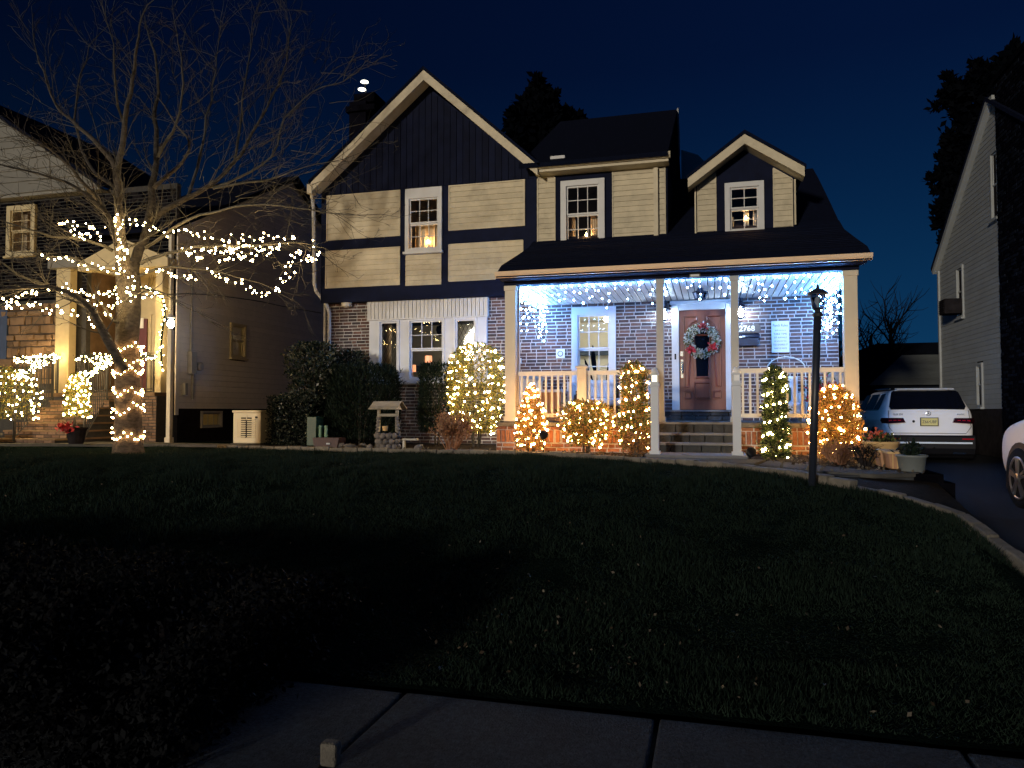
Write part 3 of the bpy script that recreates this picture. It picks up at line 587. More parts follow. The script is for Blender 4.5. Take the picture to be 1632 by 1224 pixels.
# front steps
for (y0, zt) in ((12.9, .61), (12.58, .435), (12.27, .285), (11.42, .135)):
    y1 = 13.3; zb = zt-.16 if zt < .6 else .43
    if zt < .2: zb = -.05
    xa, xb = (-1.0, .50) if zt < .2 else (-.90, .40)
    MB().box(xa, xb, y0-.03, y1 if zt < .2 else y0+.42, zt-.035, zt).build('stair_tread', M['nosing'], H)
    x = xa+.01
    while x < xb-.05:
        w = min(random.choice((.19, .24, .30)), xb-.01-x); bevel(MB().box(x, x+w-.012, y0, y0+.4, zb, zt-.04).build('stone', M['stone'], H), .008); x += w
MB().box(-.88, .38, 12.95, 13.2, -.1, .52).build('stair_core', M['dark_wall'], H)
for (zb, zt) in ((.615, .70), (.71, .785)):
    x = -.92
    while x < .40:
        w = min(random.choice((.22, .28, .34)), .42-x); bevel(MB().box(x, x+w-.012, 15.22, 15.68, zb, zt).build('stone', M['stone'], H), .008); x += w
MB().box(-.94, .43, 15.19, 15.68, .788, .82).build('door_step', M['nosing'], H)
# front door
b = MB(); b.box(-.79, -.64, 15.60, 15.74, .82, 3.06); b.box(.28, .43, 15.60, 15.74, .82, 3.06); b.box(-.64, .28, 15.602, 15.74, 2.88, 3.06); b.box(-.82, .46, 15.585, 15.66, 3.0, 3.075); df = b.build('door_frame', M['trim'], H)
bevel(df, .008)
dr = MB().box(-.64, .28, 15.66, 15.72, .83, 2.88).build('front_door', M['door_wood'], H)
def ring(pts, w, name='panel_moulding', mt=None, par=None, y=15.655):
    b = MB(); n = len(pts)
    for i in range(n):
        b.tube([(pts[i][0], y, pts[i][1]), (pts[(i+1) % n][0], y, pts[(i+1) % n][1])], w*1.7, 5)
    return b.build(name, mt or M['door_wood'], par or dr)
cx = -.18
arch = [(cx-.21, 1.75), (cx-.21, 2.36)]+[(cx+.21*math.cos(math.pi-a*math.pi/8), 2.36+.21*math.sin(math.pi-a*math.pi/8)) for a in range(1, 8)]+[(cx+.21, 2.36), (cx+.21, 1.75)]
for r_ in (.25,): ring([(cx+math.cos(a*math.pi/9)*r_, 2.36+math.sin(a*math.pi/9)*r_) for a in range(10)], .012)
for sx_ in (-1, 1):
    ring([(cx+sx_*.10, 2.74), (cx+sx_*.36, 2.74), (cx+sx_*.36, 2.36), (cx+sx_*.30, 2.36), (cx+sx_*.27, 2.52), (cx+sx_*.20, 2.62), (cx+sx_*.10, 2.66)], .011)
    ring([(cx+sx_*.22, 2.28), (cx+sx_*.36, 2.28), (cx+sx_*.36, 1.30), (cx+sx_*.28, 1.30)], .011); ring([(cx+sx_*.22, 1.20), (cx+sx_*.36, 1.20), (cx+sx_*.36, 1.06), (cx+sx_*.22, 1.06)], .011)
ring([(cx-.15, 1.38), (cx+.15, 1.38), (cx+.15, 1.05), (cx-.15, 1.05)], .012)
MB().box(cx-.12, cx+.12, 15.645, 15.659, 1.08, 1.35).build('raised_panel', M['door_wood'], dr)
b = MB(); b.prism([(cx-.12, 1.50), (cx+.12, 1.50), (cx+.16, 2.45), (cx-.16, 2.45)], lambda x, z: (x, 15.652, z), lambda x, z: (x, 15.66, z)); b.build('door_glass', M['glass_dark'], dr)
ring([(cx-.13, 1.49), (cx+.13, 1.49), (cx+.17, 2.46), (cx-.17, 2.46)], .014, 'glass_frame')
b = MB(); b.box(-.61, -.56, 15.64, 15.66, 1.48, 1.86); b.tube([(-.585, 15.64, 1.82), (-.585, 15.59, 1.79), (-.585, 15.59, 1.60), (-.585, 15.64, 1.57)], .014, 6); b.build('door_handle', M['brass'], dr); MB().box(-.62, -.56, 15.635, 15.66, 1.93, 2.03).build('deadbolt', M['brass'], dr)
MB().box(-.735, -.70, 15.59, 15.60, 1.86, 1.98).build('doorbell', M['plastic_black'], H)
# porch window and bay window
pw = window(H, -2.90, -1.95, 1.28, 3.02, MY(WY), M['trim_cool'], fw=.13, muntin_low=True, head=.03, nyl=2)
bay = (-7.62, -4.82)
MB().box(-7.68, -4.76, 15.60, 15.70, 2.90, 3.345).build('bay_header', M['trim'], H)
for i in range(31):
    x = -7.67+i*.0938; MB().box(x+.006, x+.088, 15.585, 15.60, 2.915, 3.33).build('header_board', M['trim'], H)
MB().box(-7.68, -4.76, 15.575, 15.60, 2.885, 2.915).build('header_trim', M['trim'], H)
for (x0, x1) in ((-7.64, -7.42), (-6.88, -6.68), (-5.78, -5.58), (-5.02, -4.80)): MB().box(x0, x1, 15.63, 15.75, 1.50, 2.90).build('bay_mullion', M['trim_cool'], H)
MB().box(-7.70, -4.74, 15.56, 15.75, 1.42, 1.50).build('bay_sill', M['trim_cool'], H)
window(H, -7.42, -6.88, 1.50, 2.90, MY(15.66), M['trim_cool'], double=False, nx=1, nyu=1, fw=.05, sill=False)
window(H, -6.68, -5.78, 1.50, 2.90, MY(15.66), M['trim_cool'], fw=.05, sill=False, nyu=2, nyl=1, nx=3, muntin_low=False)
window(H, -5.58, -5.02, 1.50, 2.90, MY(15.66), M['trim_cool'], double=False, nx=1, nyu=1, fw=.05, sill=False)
for (x0, x1) in ((-7.34, -6.96), (-5.50, -5.10)):
    b = MB(); k = .095
    for i in range(-8, 12):
        for s_ in (1, -1):
            pts = []
            for t in np.linspace(0, 1, 2):
                pass
            xa, xb = x0, x1; za = 1.6+i*.19+(0 if s_ > 0 else .38*2); zb_ = za+s_*(xb-xa)*2
            lo, hi = 1.58, 2.84
            ta, tb = 0, 1
            dz = zb_-za
            t0, t1 = (lo-za)/dz, (hi-za)/dz
            if t0 > t1: t0, t1 = t1, t0
            ta, tb = max(0, t0), min(1, t1)
            if tb-ta > .02: b.tube([(xa+(xb-xa)*ta, 15.675, za+dz*ta), (xa+(xb-xa)*tb, 15.675, za+dz*tb)], .004, 3, cap=False)
    b.build('leading', M['plastic_black'], H)
# rooms behind the glass
rm = room(H, -8.5, -4.0, 15.86, 19.2, .9, 3.2, M['room'])
curtain(rm, -7.40, -7.20, 1.5, 2.9, 15.90, M['curtain'])
MB().box(-7.0, -4.6, 18.2, 19.0, .9, 1.45).build('sideboard', M['door_wood'], rm); MB().box(-5.5, -4.3, 19.12, 19.18, 2.35, 2.5).build('picture', M['room_dark'], rm); MB().box(-8.3, -6.6, 19.10, 19.18, 1.9, 2.05).build('picture', M['room_dark'], rm)
MB().box(-8.5, -4.0, 17.2, 17.4, 2.95, 3.2).build('ceiling_beam', M['room_dark'], rm)
b = MB(); b.lathe([(.02, .14), (.14, .1), (.16, 0), (.12, -.12), (.02, -.14)], (-6.2, 16.6, 2.72), 10); b.build('hanging_basket', M['leaf_black'], rm)
rm2 = room(H, -3.5, -1.2, 15.86, 18.6, .9, 3.05, M['room_bright']); 
MB().box(-3.4, -1.4, 18.45, 18.58, 2.2, 2.34).build('shelf', M['room_dark'], rm2); MB().box(-2.9, -1.6, 18.3, 18.5, 1.0, 1.7).build('dresser', M['trim'], rm2)
rm3 = room(H, -6.9, -5.5, 15.60, 16.6, 4.3, 5.9, M['curtain']); rm4 = room(H, -3.4, -1.9, 15.60, 16.8, 4.2, 5.8, M['room_dark']); rm5 = room(H, .1, 1.3, 15.55, 16.8, 4.25, 5.4, M['room_dark'])
curtain(rm3, -6.55, -5.9, 4.42, 5.12, 15.72, M['curtain'])
curtain(rm4, -2.95, -2.80, 4.36, 4.98, 15.66, M['curtain']); curtain(rm4, -2.48, -2.26, 4.36, 4.98, 15.66, M['curtain'])
curtain(rm5, .40, .47, 4.42, 4.75, 15.62, M['sign']); curtain(rm5, .66, .76, 4.42, 4.85, 15.62, M['sign']); curtain(rm5, .84, .90, 4.42, 4.85, 15.62, M['sign'])
# chimney
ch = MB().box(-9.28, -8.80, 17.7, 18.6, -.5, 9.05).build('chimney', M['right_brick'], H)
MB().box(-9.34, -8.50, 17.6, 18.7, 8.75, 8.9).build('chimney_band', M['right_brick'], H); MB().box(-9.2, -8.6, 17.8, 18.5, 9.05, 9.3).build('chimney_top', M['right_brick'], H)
# lamps, ornaments and small things on the house
def candle(x, y, z, label, grp='electric candles in the upstairs windows'):
    t = thing('window_candle', label, 'candle', (x, y, z), grp)
    b = MB(); b.lathe([(.035, 0), (.035, .012), (.012, .02), (.011, .16), (.001, .165)], (x, y, z), 8); b.build('candle_stick', M['porcelain'], t)
    b = MB(); b.lathe([(.004, 0), (.02, .02), (.022, .038), (.009, .065), (.001, .08)], (x, y, z+.165), 8); b.build('candle_bulb', E_CANDLE, t, True)
candle(-6.20, 15.66, 4.46, 'electric candle glowing orange in the gable window above the bay window'); candle(-2.56, 15.60, 4.37, 'electric candle between curtains in the wide dormer window'); candle(.70, 15.585, 4.5, 'electric candle shining white in the small gabled dormer window')
for (x, z, lb) in ((-7.22, 1.78, 'orange table lamp at the left of the bay window interior'), (-6.79, 2.00, 'orange table lamp at the middle of the bay window interior')):
    t = thing('table_lamp', lb, 'lamp', (x, 17.2, 1.3), 'table lamps in the bay window'); b = MB(); b.lathe([(.08, 0), (.08, .02), (.02, .04), (.05, .15), (.015, z-1.3)], (x, 17.2, 1.3), 10); b.build('lamp_base', M['porcelain'], t)
    b = MB(); b.lathe([(.09, 0), (.085, .17), (.001, .172)], (x, 17.2, z), 12); b.build('lamp_shade', E_SHADE, t)
MB().box(-7.5, -6.4, 17.0, 17.5, .95, 1.3).build('lamp_table', M['door_wood'], rm)
for (x, y, z, par) in ((-6.0, 17.9, 3.12, rm), (-2.3, 17.2, 2.98, rm2)):
    b = MB(); b.lathe([(.10, 0), (.13, -.05), (.08, -.10), (.001, -.11)], (x, y, z), 12); b.build('ceiling_lamp', E_ROOMW if par is rm else E_ROOMB, par, True)
# plant in porch window
t = thing('potted_palm', 'dark broad-leaved potted plant standing inside the porch window', 'plant', (-2.35, 16.2, .95)); b = MB(); b.lathe([(.10, 0), (.14, .25), (.13, .25)], (-2.35, 16.2, .95), 12); b.build('pot', M['terracotta2'], t)
for (dx, dz, tw) in ((-.34, 1.0, .035), (-.16, 1.30, .05), (.22, 1.05, .045), (.36, .82, .03)):
    b = MB(); base = Vector((-2.35, 16.2, 1.18)); tip = Vector((-2.35+dx, 16.15, .95+dz)); n = 8; d = tip-base; side = Vector((d.z, 0, -d.x)).normalized(); q = []
    for i in range(n+1):
        k = i/n; w = tw*(math.sin(math.pi*max(0, (k-.35)/.65)) if k > .35 else .07)+.006; p = base.lerp(tip, k)+Vector((.05*math.sin(k*3)*(1 if dx > 0 else -1), 0, 0)); q.append((p-side*w, p+side*w))
    for i in range(n): b.face([q[i][0], q[i][1], q[i+1][1], q[i+1][0]])
    b.build('leaf', M['leaf_black'], t)
def sconce(x, label):
    z = 2.86; t = thing('wall_lantern', label, 'lantern', (x, 15.68, z-.15), 'wall lanterns beside the front door')
    b = MB(); b.box(x-.05, x+.05, 15.64, 15.69, z, z+.24); b.tube([(x, 15.66, z+.16), (x, 15.56, z+.20), (x, 15.52, z+.12)], .015, 6); b.lathe([(.02, .12), (.10, .05), (.11, .03), (.09, .03)], (x, 15.52, z), 8); b.build('bracket', M['mailbox'], t)
    b = MB(); b.lathe([(.085, .03), (.075, -.18), (.04, -.21)], (x, 15.52, z), 8); b.build('lantern_glass', M['lamp_glass'], t)
    b = MB(); b.lathe([(.012, .02), (.045, -.04), (.052, -.10), (.035, -.15), (.001, -.165)], (x, 15.52, z), 12); b.build('lantern_bulb', E_SCONCE, t, True)
sconce(-.93, 'brightly lit wall lantern between the porch window and the front door'); sconce(.58, 'brightly lit wall lantern above the house number plaque')
t = thing('ceiling_lantern', 'dark hexagonal lantern hanging under the porch ceiling before the door', 'lantern', (-.19, 14.2, 3.09)); b = MB(); b.lathe([(.05, 0), (.06, -.04), (.14, -.06), (.15, -.08)], (-.19, 14.2, 3.09), 6)
for q in range(6): an = q*math.pi/3; b.tube([(-.19+.135*math.cos(an), 14.2+.135*math.sin(an), 3.01), (-.19+.095*math.cos(an), 14.2+.095*math.sin(an), 2.89)], .012, 4)
b.lathe([(.10, -.19), (.085, -.215), (.015, -.24)], (-.19, 14.2, 3.09), 6); b.build('lantern_frame', M['mailbox'], t); b = MB(); b.lathe([(.13, -.09), (.095, -.19)], (-.19, 14.2, 3.09), 6); b.build('lantern_glass', M['lamp_glass'], t)
# wreath
t = thing('door_wreath', 'round white and green wreath with three red bows hanging on the front door', 'wreath', (-.18, 15.60, 1.95)); wc = Vector((-.18, 15.57, 2.23))
b = MB(); b.tube([wc+Vector((.27*math.cos(a*math.pi/12), 0, .27*math.sin(a*math.pi/12))) for a in range(25)], .045, 6); b.build('ring', M['leaf_green'], t)
pp = []; pn = []
for i in range(1500):
    a, f, r_ = random.uniform(0, 6.283), random.uniform(0, 6.283), random.uniform(.04, .085); dv = Vector((math.cos(a)*math.cos(f), -abs(math.sin(f)), math.sin(a)*math.cos(f))); pp.append(wc+Vector((.27*math.cos(a), 0, .27*math.sin(a)))+dv*r_); pn.append(dv)
leaves(pp, .045, [M['snow_flower'], M['leaf_green'], M['snow_flower']], 'blossom', t, up=0, aspect=1.5, nrm=pn)
for (dx, dz) in ((0, .30), (.20, -.14), (-.22, -.18)):
    pp = [wc+Vector((dx+random.gauss(0, .04), -.10+random.uniform(-.02, .03), dz+random.gauss(0, .025))) for _ in range(60)]; o = leaves(pp, .07, M['red'], 'bow', t, up=0, aspect=1.6, kindtag=False)
# address plaque, mailbox, porch sign, tile, outlet
t = thing('number_plaque', 'dark plaque reading 2768 above the mailbox', 'sign', (.74, 15.66, 2.36)); b = MB(); b.prism([(.42, 2.38), (.92, 2.38), (.97, 2.43), (.97, 2.50), (.92, 2.55), (.42, 2.55)], lambda x, z: (x, 15.655, z), lambda x, z: (x, 15.69, z)); b.build('plate', M['plaque'], t)
text('digits', '2768', .155, (.70, 15.65, 2.462), (math.pi/2, 0, 0), M['letter'], t, bold=.003)
t = thing('mailbox', 'dark wall mailbox with a lid below the number plaque', 'mailbox', (.68, 15.6, 2.12)); bevel(MB().box(.44, .91, 15.56, 15.68, 2.11, 2.27).build('box', M['mailbox'], t), .01); b = MB(); b.prism([(15.52, 2.275), (15.54, 2.30), (15.68, 2.37), (15.68, 2.275)], lambda y, z: (.42, y, z), lambda y, z: (.93, y, z)); b.build('lid', M['mailbox'], t); MB().box(.60, .66, 15.50, 15.52, 2.28, 2.31).build('latch', M['porcelain'], t)
t = thing('porch_sign', 'tall white sign of porch rules hanging on the brick wall', 'sign', (1.33, 15.65, 1.97)); bevel(MB().box(1.17, 1.50, 15.645, 15.68, 1.97, 2.60).build('board', M['sign'], t), .004)
text('title', 'Porch Rules', .062, (1.335, 15.642, 2.51), (math.pi/2, 0, 0), M['ink'], t, .0015, sc=(.95, 1.3, 1))
for i, (s_, sz) in enumerate((('SLIP ON IN &', .036), ('TAKE TIME', .052), ('SIT AWHILE', .046), ('SIP AN ICE TEA', .034), ('TO SHARE IT', .048), ('NAP IS NICE', .044))):
    text('line', s_, sz, (1.335, 15.642, 2.41-i*.072), (math.pi/2, 0, 0), M['ink'], t, .0015)
t = thing('wall_tile', 'small square white tile with a dark ring on the brick wall', 'tile', (-3.15, 15.66, 1.95)); MB().box(-3.24, -3.05, 15.66, 15.685, 1.94, 2.13).build('tile', M['sign'], t)
b = MB(); b.tube([(-3.145+.055*math.cos(a*.524), 15.655, 2.035+.055*math.sin(a*.524)) for a in range(13)], .009, 4); b.lathe([(.02, 0), (.001, .004)], (-3.145, 15.655, 2.035), 8); b.build('ring', M['ink'], t)
t = thing('outlet', 'small white outlet box with a cord on the brick at the porch end', 'outlet', (-4.0, 15.66, 1.85)); px = P(828, 575, Y=15.66); b = MB().box(px.x-.04, px.x+.04, 15.65, 15.685, px.z-.06, px.z+.06); b.build('cover', M['trim'], t); MB().tube([(px.x, 15.66, px.z-.06), (px.x, 15.665, .65)], .008, 4).build('cord', M['wire_white'], t)
t = thing('beam_plaque', 'small dark plaque fixed to the porch beam above the steps', 'sign', (-.26, 12.97, 3.12)); MB().box(-.35, -.17, 12.965, 12.985, 3.085, 3.15).build('plate', M['plaque'], t); MB().box(-.33, -.19, 12.958, 12.963, 3.10, 3.135).build('face', M['trim_cool'], t)
t = thing('wall_speaker', 'small beige box under the overhang at the left brick corner', 'vent', (-8.1, 15.6, 3.1)); px = P(552, 484, Y=15.6); b = MB(); b.lathe([(.10, .08), (.13, .02), (.12, -.06), (.05, -.09)], (px.x, 15.62, px.z), 10); b.build('hood', M['cream'], t)
t = thing('chimney_floodlight', 'pair of lit white lamp heads on the chimney top', 'floodlight', (-9.0, 17.7, 9.3)); 
for (u, v) in ((581, 131), (577, 143)):
    p = P(u, v, Y=17.75); b = MB(); b.lathe([(.02, .05), (.10, .02), (.11, 0), (.02, -.01)], p, 10); b.build('lamp_head', E_CHIM, t)
MB().tube([P(582, 131, Y=17.8), P(583, 150, Y=17.85)], .02, 6).build('bracket', M['black_metal'], t)

# ------------------------------------------------------------ blue-white icicle lights round the porch
def icicles(label, anchors, lens, loc, n_per=.105):
    pts, paths = [], [list(anchors)]
    for a, L in zip(anchors, lens):
        a = Vector(a); q = [a]; z = a.z-.02; 
        while z > a.z-L:
            p = Vector((a.x+random.gauss(0, .028), a.y+random.gauss(0, .018), z+random.uniform(-.02, .02))); pts.append(p); q.append(p); z -= n_per*random.uniform(.8, 1.5)
        paths.append(q)
    return lights('icicle_lights', label, pts, E_COOL, loc, 'wire_white', .0135, paths, 'icicle lights round the porch eaves', .002)
def run(a, b_, n, lo, hi, pw=1):
    a, b_ = Vector(a), Vector(b_); A = [a.lerp(b_, (i+random.uniform(-.25, .25))/max(1, n-1)) for i in range(n)]
    return A, [random.choice((lo, (lo+hi)/2, hi, hi))*random.uniform(.8, 1.1) for _ in A]
A, Ls = run((-3.35, 13.22, 3.085), (-1.0, 13.22, 3.085), 19, .14, .44); icicles('icicle lights along the porch eave over the left railing', A, Ls, (-2.2, 13.2, 2.6))
A, Ls = run((-.74, 13.22, 3.085), (.28, 13.22, 3.085), 8, .10, .36); icicles('icicle lights along the porch eave over the front steps', A, Ls, (-.2, 13.2, 2.6))
A, Ls = run((.52, 13.22, 3.085), (2.02, 13.22, 3.085), 13, .14, .44); icicles('icicle lights along the porch eave above the right railing and sign', A, Ls, (1.3, 13.2, 2.6))
A, Ls = run((-3.42, 13.3, 3.06), (-3.42, 15.55, 3.06), 16, .25, .75); icicles('dense bluish icicle lights down the left end of the porch', A, Ls, (-3.42, 14.4, 2.4), .095)
A, Ls = run((2.08, 13.3, 3.06), (2.08, 15.55, 3.06), 15, .25, .85); icicles('dense bluish icicle lights down the right end of the porch', A, Ls, (2.08, 14.4, 2.4), .095)

# ------------------------------------------------------------ newel posts with lanterns by the steps
for (x, lb) in ((-.85, 'grey newel post with a glowing lantern cap at the left foot of the steps'), (.36, 'grey newel post with a dim lantern cap at the right foot of the steps')):
    t = thing('lantern_post', lb, 'post', (x, 11.6, .135), 'lantern posts at the foot of the steps'); y = 11.6
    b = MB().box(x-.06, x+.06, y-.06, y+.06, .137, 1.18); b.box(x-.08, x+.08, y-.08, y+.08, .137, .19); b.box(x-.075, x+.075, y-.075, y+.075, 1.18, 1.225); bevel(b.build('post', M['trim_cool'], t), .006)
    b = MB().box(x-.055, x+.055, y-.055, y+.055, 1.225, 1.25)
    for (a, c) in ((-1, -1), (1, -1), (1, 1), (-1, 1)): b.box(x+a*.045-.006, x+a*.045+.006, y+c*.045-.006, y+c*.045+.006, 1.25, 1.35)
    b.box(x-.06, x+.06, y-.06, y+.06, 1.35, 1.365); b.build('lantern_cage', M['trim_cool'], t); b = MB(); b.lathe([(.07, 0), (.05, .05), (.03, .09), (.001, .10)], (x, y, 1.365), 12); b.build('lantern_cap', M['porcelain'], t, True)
    MB().box(x-.038, x+.038, y-.038, y+.038, 1.255, 1.345).build('lantern_light', E_SOLAR if x < 0 else M['porcelain'], t)

# ------------------------------------------------------------ porch furniture
t = thing('porch_sofa', 'dark wicker sofa with pale cushions behind the left railing', 'sofa', (-1.9, 14.6, .61)); bevel(MB().box(-2.55, -1.15, 14.3, 15.1, .63, .90).build('seat_base', M['wicker'], t), .03); bevel(MB().box(-2.55, -1.15, 15.0, 15.15, .90, 1.30).build('backrest', M['wicker'], t), .03)
for x in (-2.60, -1.15): bevel(MB().box(x, x+.10, 14.3, 15.1, .63, 1.12).build('armrest', M['wicker'], t), .02)
for i in range(2): x = -2.48+i*.68; o = MB().box(x, x+.65, 14.25, 15.0, .90, 1.05).build('seat_cushion', M['cushion'], t); bevel(o, .04, 3); o = MB().box(x+.02, x+.62, 14.82, 15.0, 1.05, 1.42).build('back_cushion', M['cushion'], t); bevel(o, .05, 3)
for x in (-2.5, -1.25): MB().box(x, x+.06, 14.35, 14.41, .61, .64).build('foot', M['wicker'], t)
t = thing('deck_box', 'brown slatted deck box with a pale lid behind the left railing', 'box', (-3.0, 13.9, .61)); 
for i in range(6): MB().box(-3.17+i*.075, -3.10+i*.075, 13.60, 14.1, .62, 1.15).build('slat', M['terracotta2'], t)
bevel(MB().box(-3.2, -2.70, 13.57, 14.13, 1.15, 1.20).build('lid', M['cushion'], t), .01)
t = thing('porch_chair', 'dark armchair facing sideways behind the left railing near the middle post', 'chair', (-2.7, 14.3, .61)); bevel(MB().box(-2.66, -2.44-.2, 14.0, 14.6, .62, 1.0).build('seat', M['wicker'], t), .03); bevel(MB().box(-2.69, -2.62, 14.0, 14.6, .62, 1.36).build('backrest', M['cushion'], t), .02)
t = thing('armchair', 'white armchair with a patterned cushion behind the right railing', 'chair', (1.25, 14.4, .61)); bevel(MB().box(1.0, 1.55, 14.1, 14.75, .72, .95).build('seat', M['cushion'], t), .04); bevel(MB().box(1.0, 1.55, 14.7, 14.8, .72, 1.45).build('backrest', M['sign'], t), .03)
for x in (.95, 1.55): bevel(MB().box(x, x+.06, 14.1, 14.75, .61, 1.14).build('armrest', M['sign'], t), .015)
o = MB().box(1.12, 1.42, 14.55, 14.68, .97, 1.25).build('pillow', M['leaf_green'], t); bevel(o, .05, 3)
t = thing('wire_trellis', 'arched white wire trellis leaning on the bricks behind the armchair', 'trellis', (1.42, 15.4, .61)); b = MB(); px = 1.42; q = [(px-.36, 15.45, .62), (px-.36, 15.5, 1.62)]+[(px+.36*math.cos(math.pi-a*math.pi/8), 15.5, 1.62+.25*math.sin(math.pi-a*math.pi/8)) for a in range(1, 8)]+[(px+.36, 15.5, 1.62), (px+.36, 15.45, .62)]; b.tube(q, .012, 5); b.build('frame', M['white_wire'], t)
for i in range(6): MB().tube([(px-.35, 15.5, .75+i*.17), (px+.35, 15.5, .75+i*.17)], .006, 4).build('bar', M['white_wire'], t)
for i in range(4): MB().tube([(px-.21+i*.14, 15.5, .65), (px-.21+i*.14, 15.5, 1.80-.08*abs(i-1.5))], .005, 4).build('bar', M['white_wire'], t)
t = thing('poinsettia', 'red and green potted flowers on the porch by the right end column', 'plant', (1.92, 14.0, .61)); b = MB(); b.lathe([(.10, 0), (.15, .3), (.14, .3)], (1.92, 14.0, .612), 12); b.build('pot', M['white_pot'], t)
leaves([(1.92+random.gauss(0, .13), 14+random.gauss(0, .1), 1.12+random.gauss(0, .11)) for _ in range(300)], .09, [M['red'], M['leaf_green'], M['red']], 'flowers', t); leaves([(1.92+random.gauss(0, .06), 14+random.gauss(0, .06), .98+random.gauss(0, .07)) for _ in range(120)], .09, M['leaf_green'], 'foliage', t)

# ------------------------------------------------------------ shrubs of the front beds, and their fairy lights
round_p = [(0, .55), (.12, .80), (.35, .98), (.65, 1.0), (.85, .86), (.95, .60), (1, .25)]
cone_p = [(0, .75), (.15, .95), (.4, .9), (.65, .68), (.85, .40), (1, .10)]
col_p = [(0, .85), (.2, 1), (.5, .92), (.8, .85), (.93, .6), (1, .2)]
t, c, rx, ry, z0, z1 = bush('round_bush', 'tall round clipped bush wrapped in cream lights beside the porch corner', 716, 803, 549, 690, 14.2, round_p, [M['leaf_olive'], M['leaf_green'], M['leaf_olive']], 9000, .055, lump=.06, skin=.22)
lights('fairy_lights', 'cream fairy lights wrapped round the tall round bush by the porch', spiral(c, rx, ry, z0, z1, round_p, 190, 11, 1.03, .03), E_CREAM, (c[0], c[1], z0), r=.0155)
t, c, rx, ry, z0, z1 = bush('cone_shrub', 'small cone-shaped shrub glowing orange in front of the left railing', 822, 872, 612, 716, 12.45, cone_p, [M['leaf_gold'], M['leaf_gold'], M['leaf_olive']], 6000, .04, lump=.15)
lights('fairy_lights', 'warm orange fairy lights wrapped densely on the cone-shaped shrub', spiral(c, rx, ry, z0, z1, cone_p, 120, 10, 1.06, .02), E_WARM, (c[0], c[1], z0), r=.015)
low_p = [(0, .45), (.25, .8), (.55, 1), (.8, .9), (1, .45)]
t, c, rx, ry, z0, z1 = bush('low_shrub', 'low wide twiggy shrub with warm lights between the cone shrub and the column shrub', 893, 978, 640, 710, 12.45, low_p, [M['leaf_gold'], M['leaf_olive'], M['leaf_green']], 5000, .055, lump=.3)
lights('fairy_lights', 'warm fairy lights draped over the low wide shrub', spiral(c, rx, ry*.8, z0, z1, low_p, 85, 7, 1.03, .05), E_WARM, (c[0], c[1], z0), r=.015)
t, c, rx, ry, z0, z1 = bush('column_shrub', 'tall narrow evergreen column shrub beside the left lantern post', 986, 1035, 577, 716, 12.3, col_p, [M['leaf_green'], M['leaf_gold'], M['leaf_green']], 7000, .05, lump=.28)
lights('fairy_lights', 'warm fairy lights spiralling up the narrow column shrub left of the steps', spiral(c, rx, ry, z0, z1, col_p, 80, 6.5, 1.05, .02), E_WARM, (c[0], c[1], z0), r=.015)
topi = [(0, .9), (.15, 1), (.22, .75), (.33, .95), (.42, .65), (.55, .9), (.64, .62), (.78, .85), (.9, .7), (1, .2)]
t, c, rx, ry, z0, z1 = bush('topiary', 'dark green spiral topiary with sparse cream lights right of the steps', 1212, 1258, 585, 736, 11.75, topi, [M['leaf_green'], M['leaf_dark'], M['leaf_green']], 7000, .05, lump=.2)
lights('fairy_lights', 'cream fairy lights spiralling round the dark topiary right of the steps', spiral(c, rx, ry, z0, z1, topi, 74, 6.5, 1.07, .02), E_CREAM, (c[0], c[1], z0), r=.015)
rb_p = [(0, .6), (.2, .92), (.5, 1), (.75, .8), (.9, .5), (1, .2)]
t, c, rx, ry, z0, z1 = bush('corner_shrub', 'wide golden-lit shrub at the right porch corner behind the lamp post', 1290, 1372, 615, 728, 12.2, rb_p, [M['leaf_gold'], M['leaf_gold'], M['leaf_olive']], 6500, .055, lump=.22, skin=.5)
lights('fairy_lights', 'warm fairy lights over the wide shrub at the right porch corner', spiral(c, rx, ry, z0, z1, rb_p, 100, 7, 1.04, .04), E_WARM, (c[0], c[1], z0), r=.0155)
bush('dead_shrub', 'small reddish leafy shrub with dry stems by the left foot of the steps', 990, 1038, 690, 724, 11.9, low_p, [M['leaf_gold'], M['leaf_dry']], 700, .05, stems=9)
bp = [(0, .25), (.3, .5), (.6, .85), (.85, 1), (1, .7)]
def twiggy(name, label, u0, u1, vt, vb, Y, n, m, nl, lm, ls=.05, group='shrubs in the front beds', gnd=.08, top=.5, fan=1.0):
    a, b_ = P(u0, vt, Y=Y), P(u1, vt, Y=Y); zt = a.z; cx = (a.x+b_.x)/2; rx = (b_.x-a.x)/2; t = thing(name, label, 'shrub', (cx, Y, gnd), group); pts = []
    k0 = max(1, n//12)
    for s_ in range(12):
        b = MB()
        for i in range(k0):
            an = random.uniform(0, 6.28); q = random.uniform(.2, 1); hh = (zt-gnd)*random.uniform(.6, 1.02)*(1-.25*q*q); e = Vector((cx+rx*q*math.cos(an), Y+rx*q*math.sin(an), gnd+hh)); s0 = Vector((cx+rx*.18*math.cos(an), Y+rx*.18*math.sin(an), gnd-.03))
            md = s0.lerp(e, .5)+Vector((random.gauss(0, .03), random.gauss(0, .03), .05)); b.tube([s0, md, e], [.008, .006, .003], 4)
            for _ in range(3):
                p = md.lerp(e, random.random()); b.tube([p, p+Vector((random.gauss(0, .07), random.gauss(0, .07), random.uniform(.02, .12)))], [.004, .002], 3)
            for _ in range(nl//n+1):
                p = md.lerp(e, random.uniform(-.1, 1.1)); pts.append(p+Vector([random.gauss(0, .035) for _ in range(3)]))
        b.build('stem', m, t)
    if nl: leaves(pts, ls, lm, 'foliage', t, up=.2, aspect=1.5)
    return t
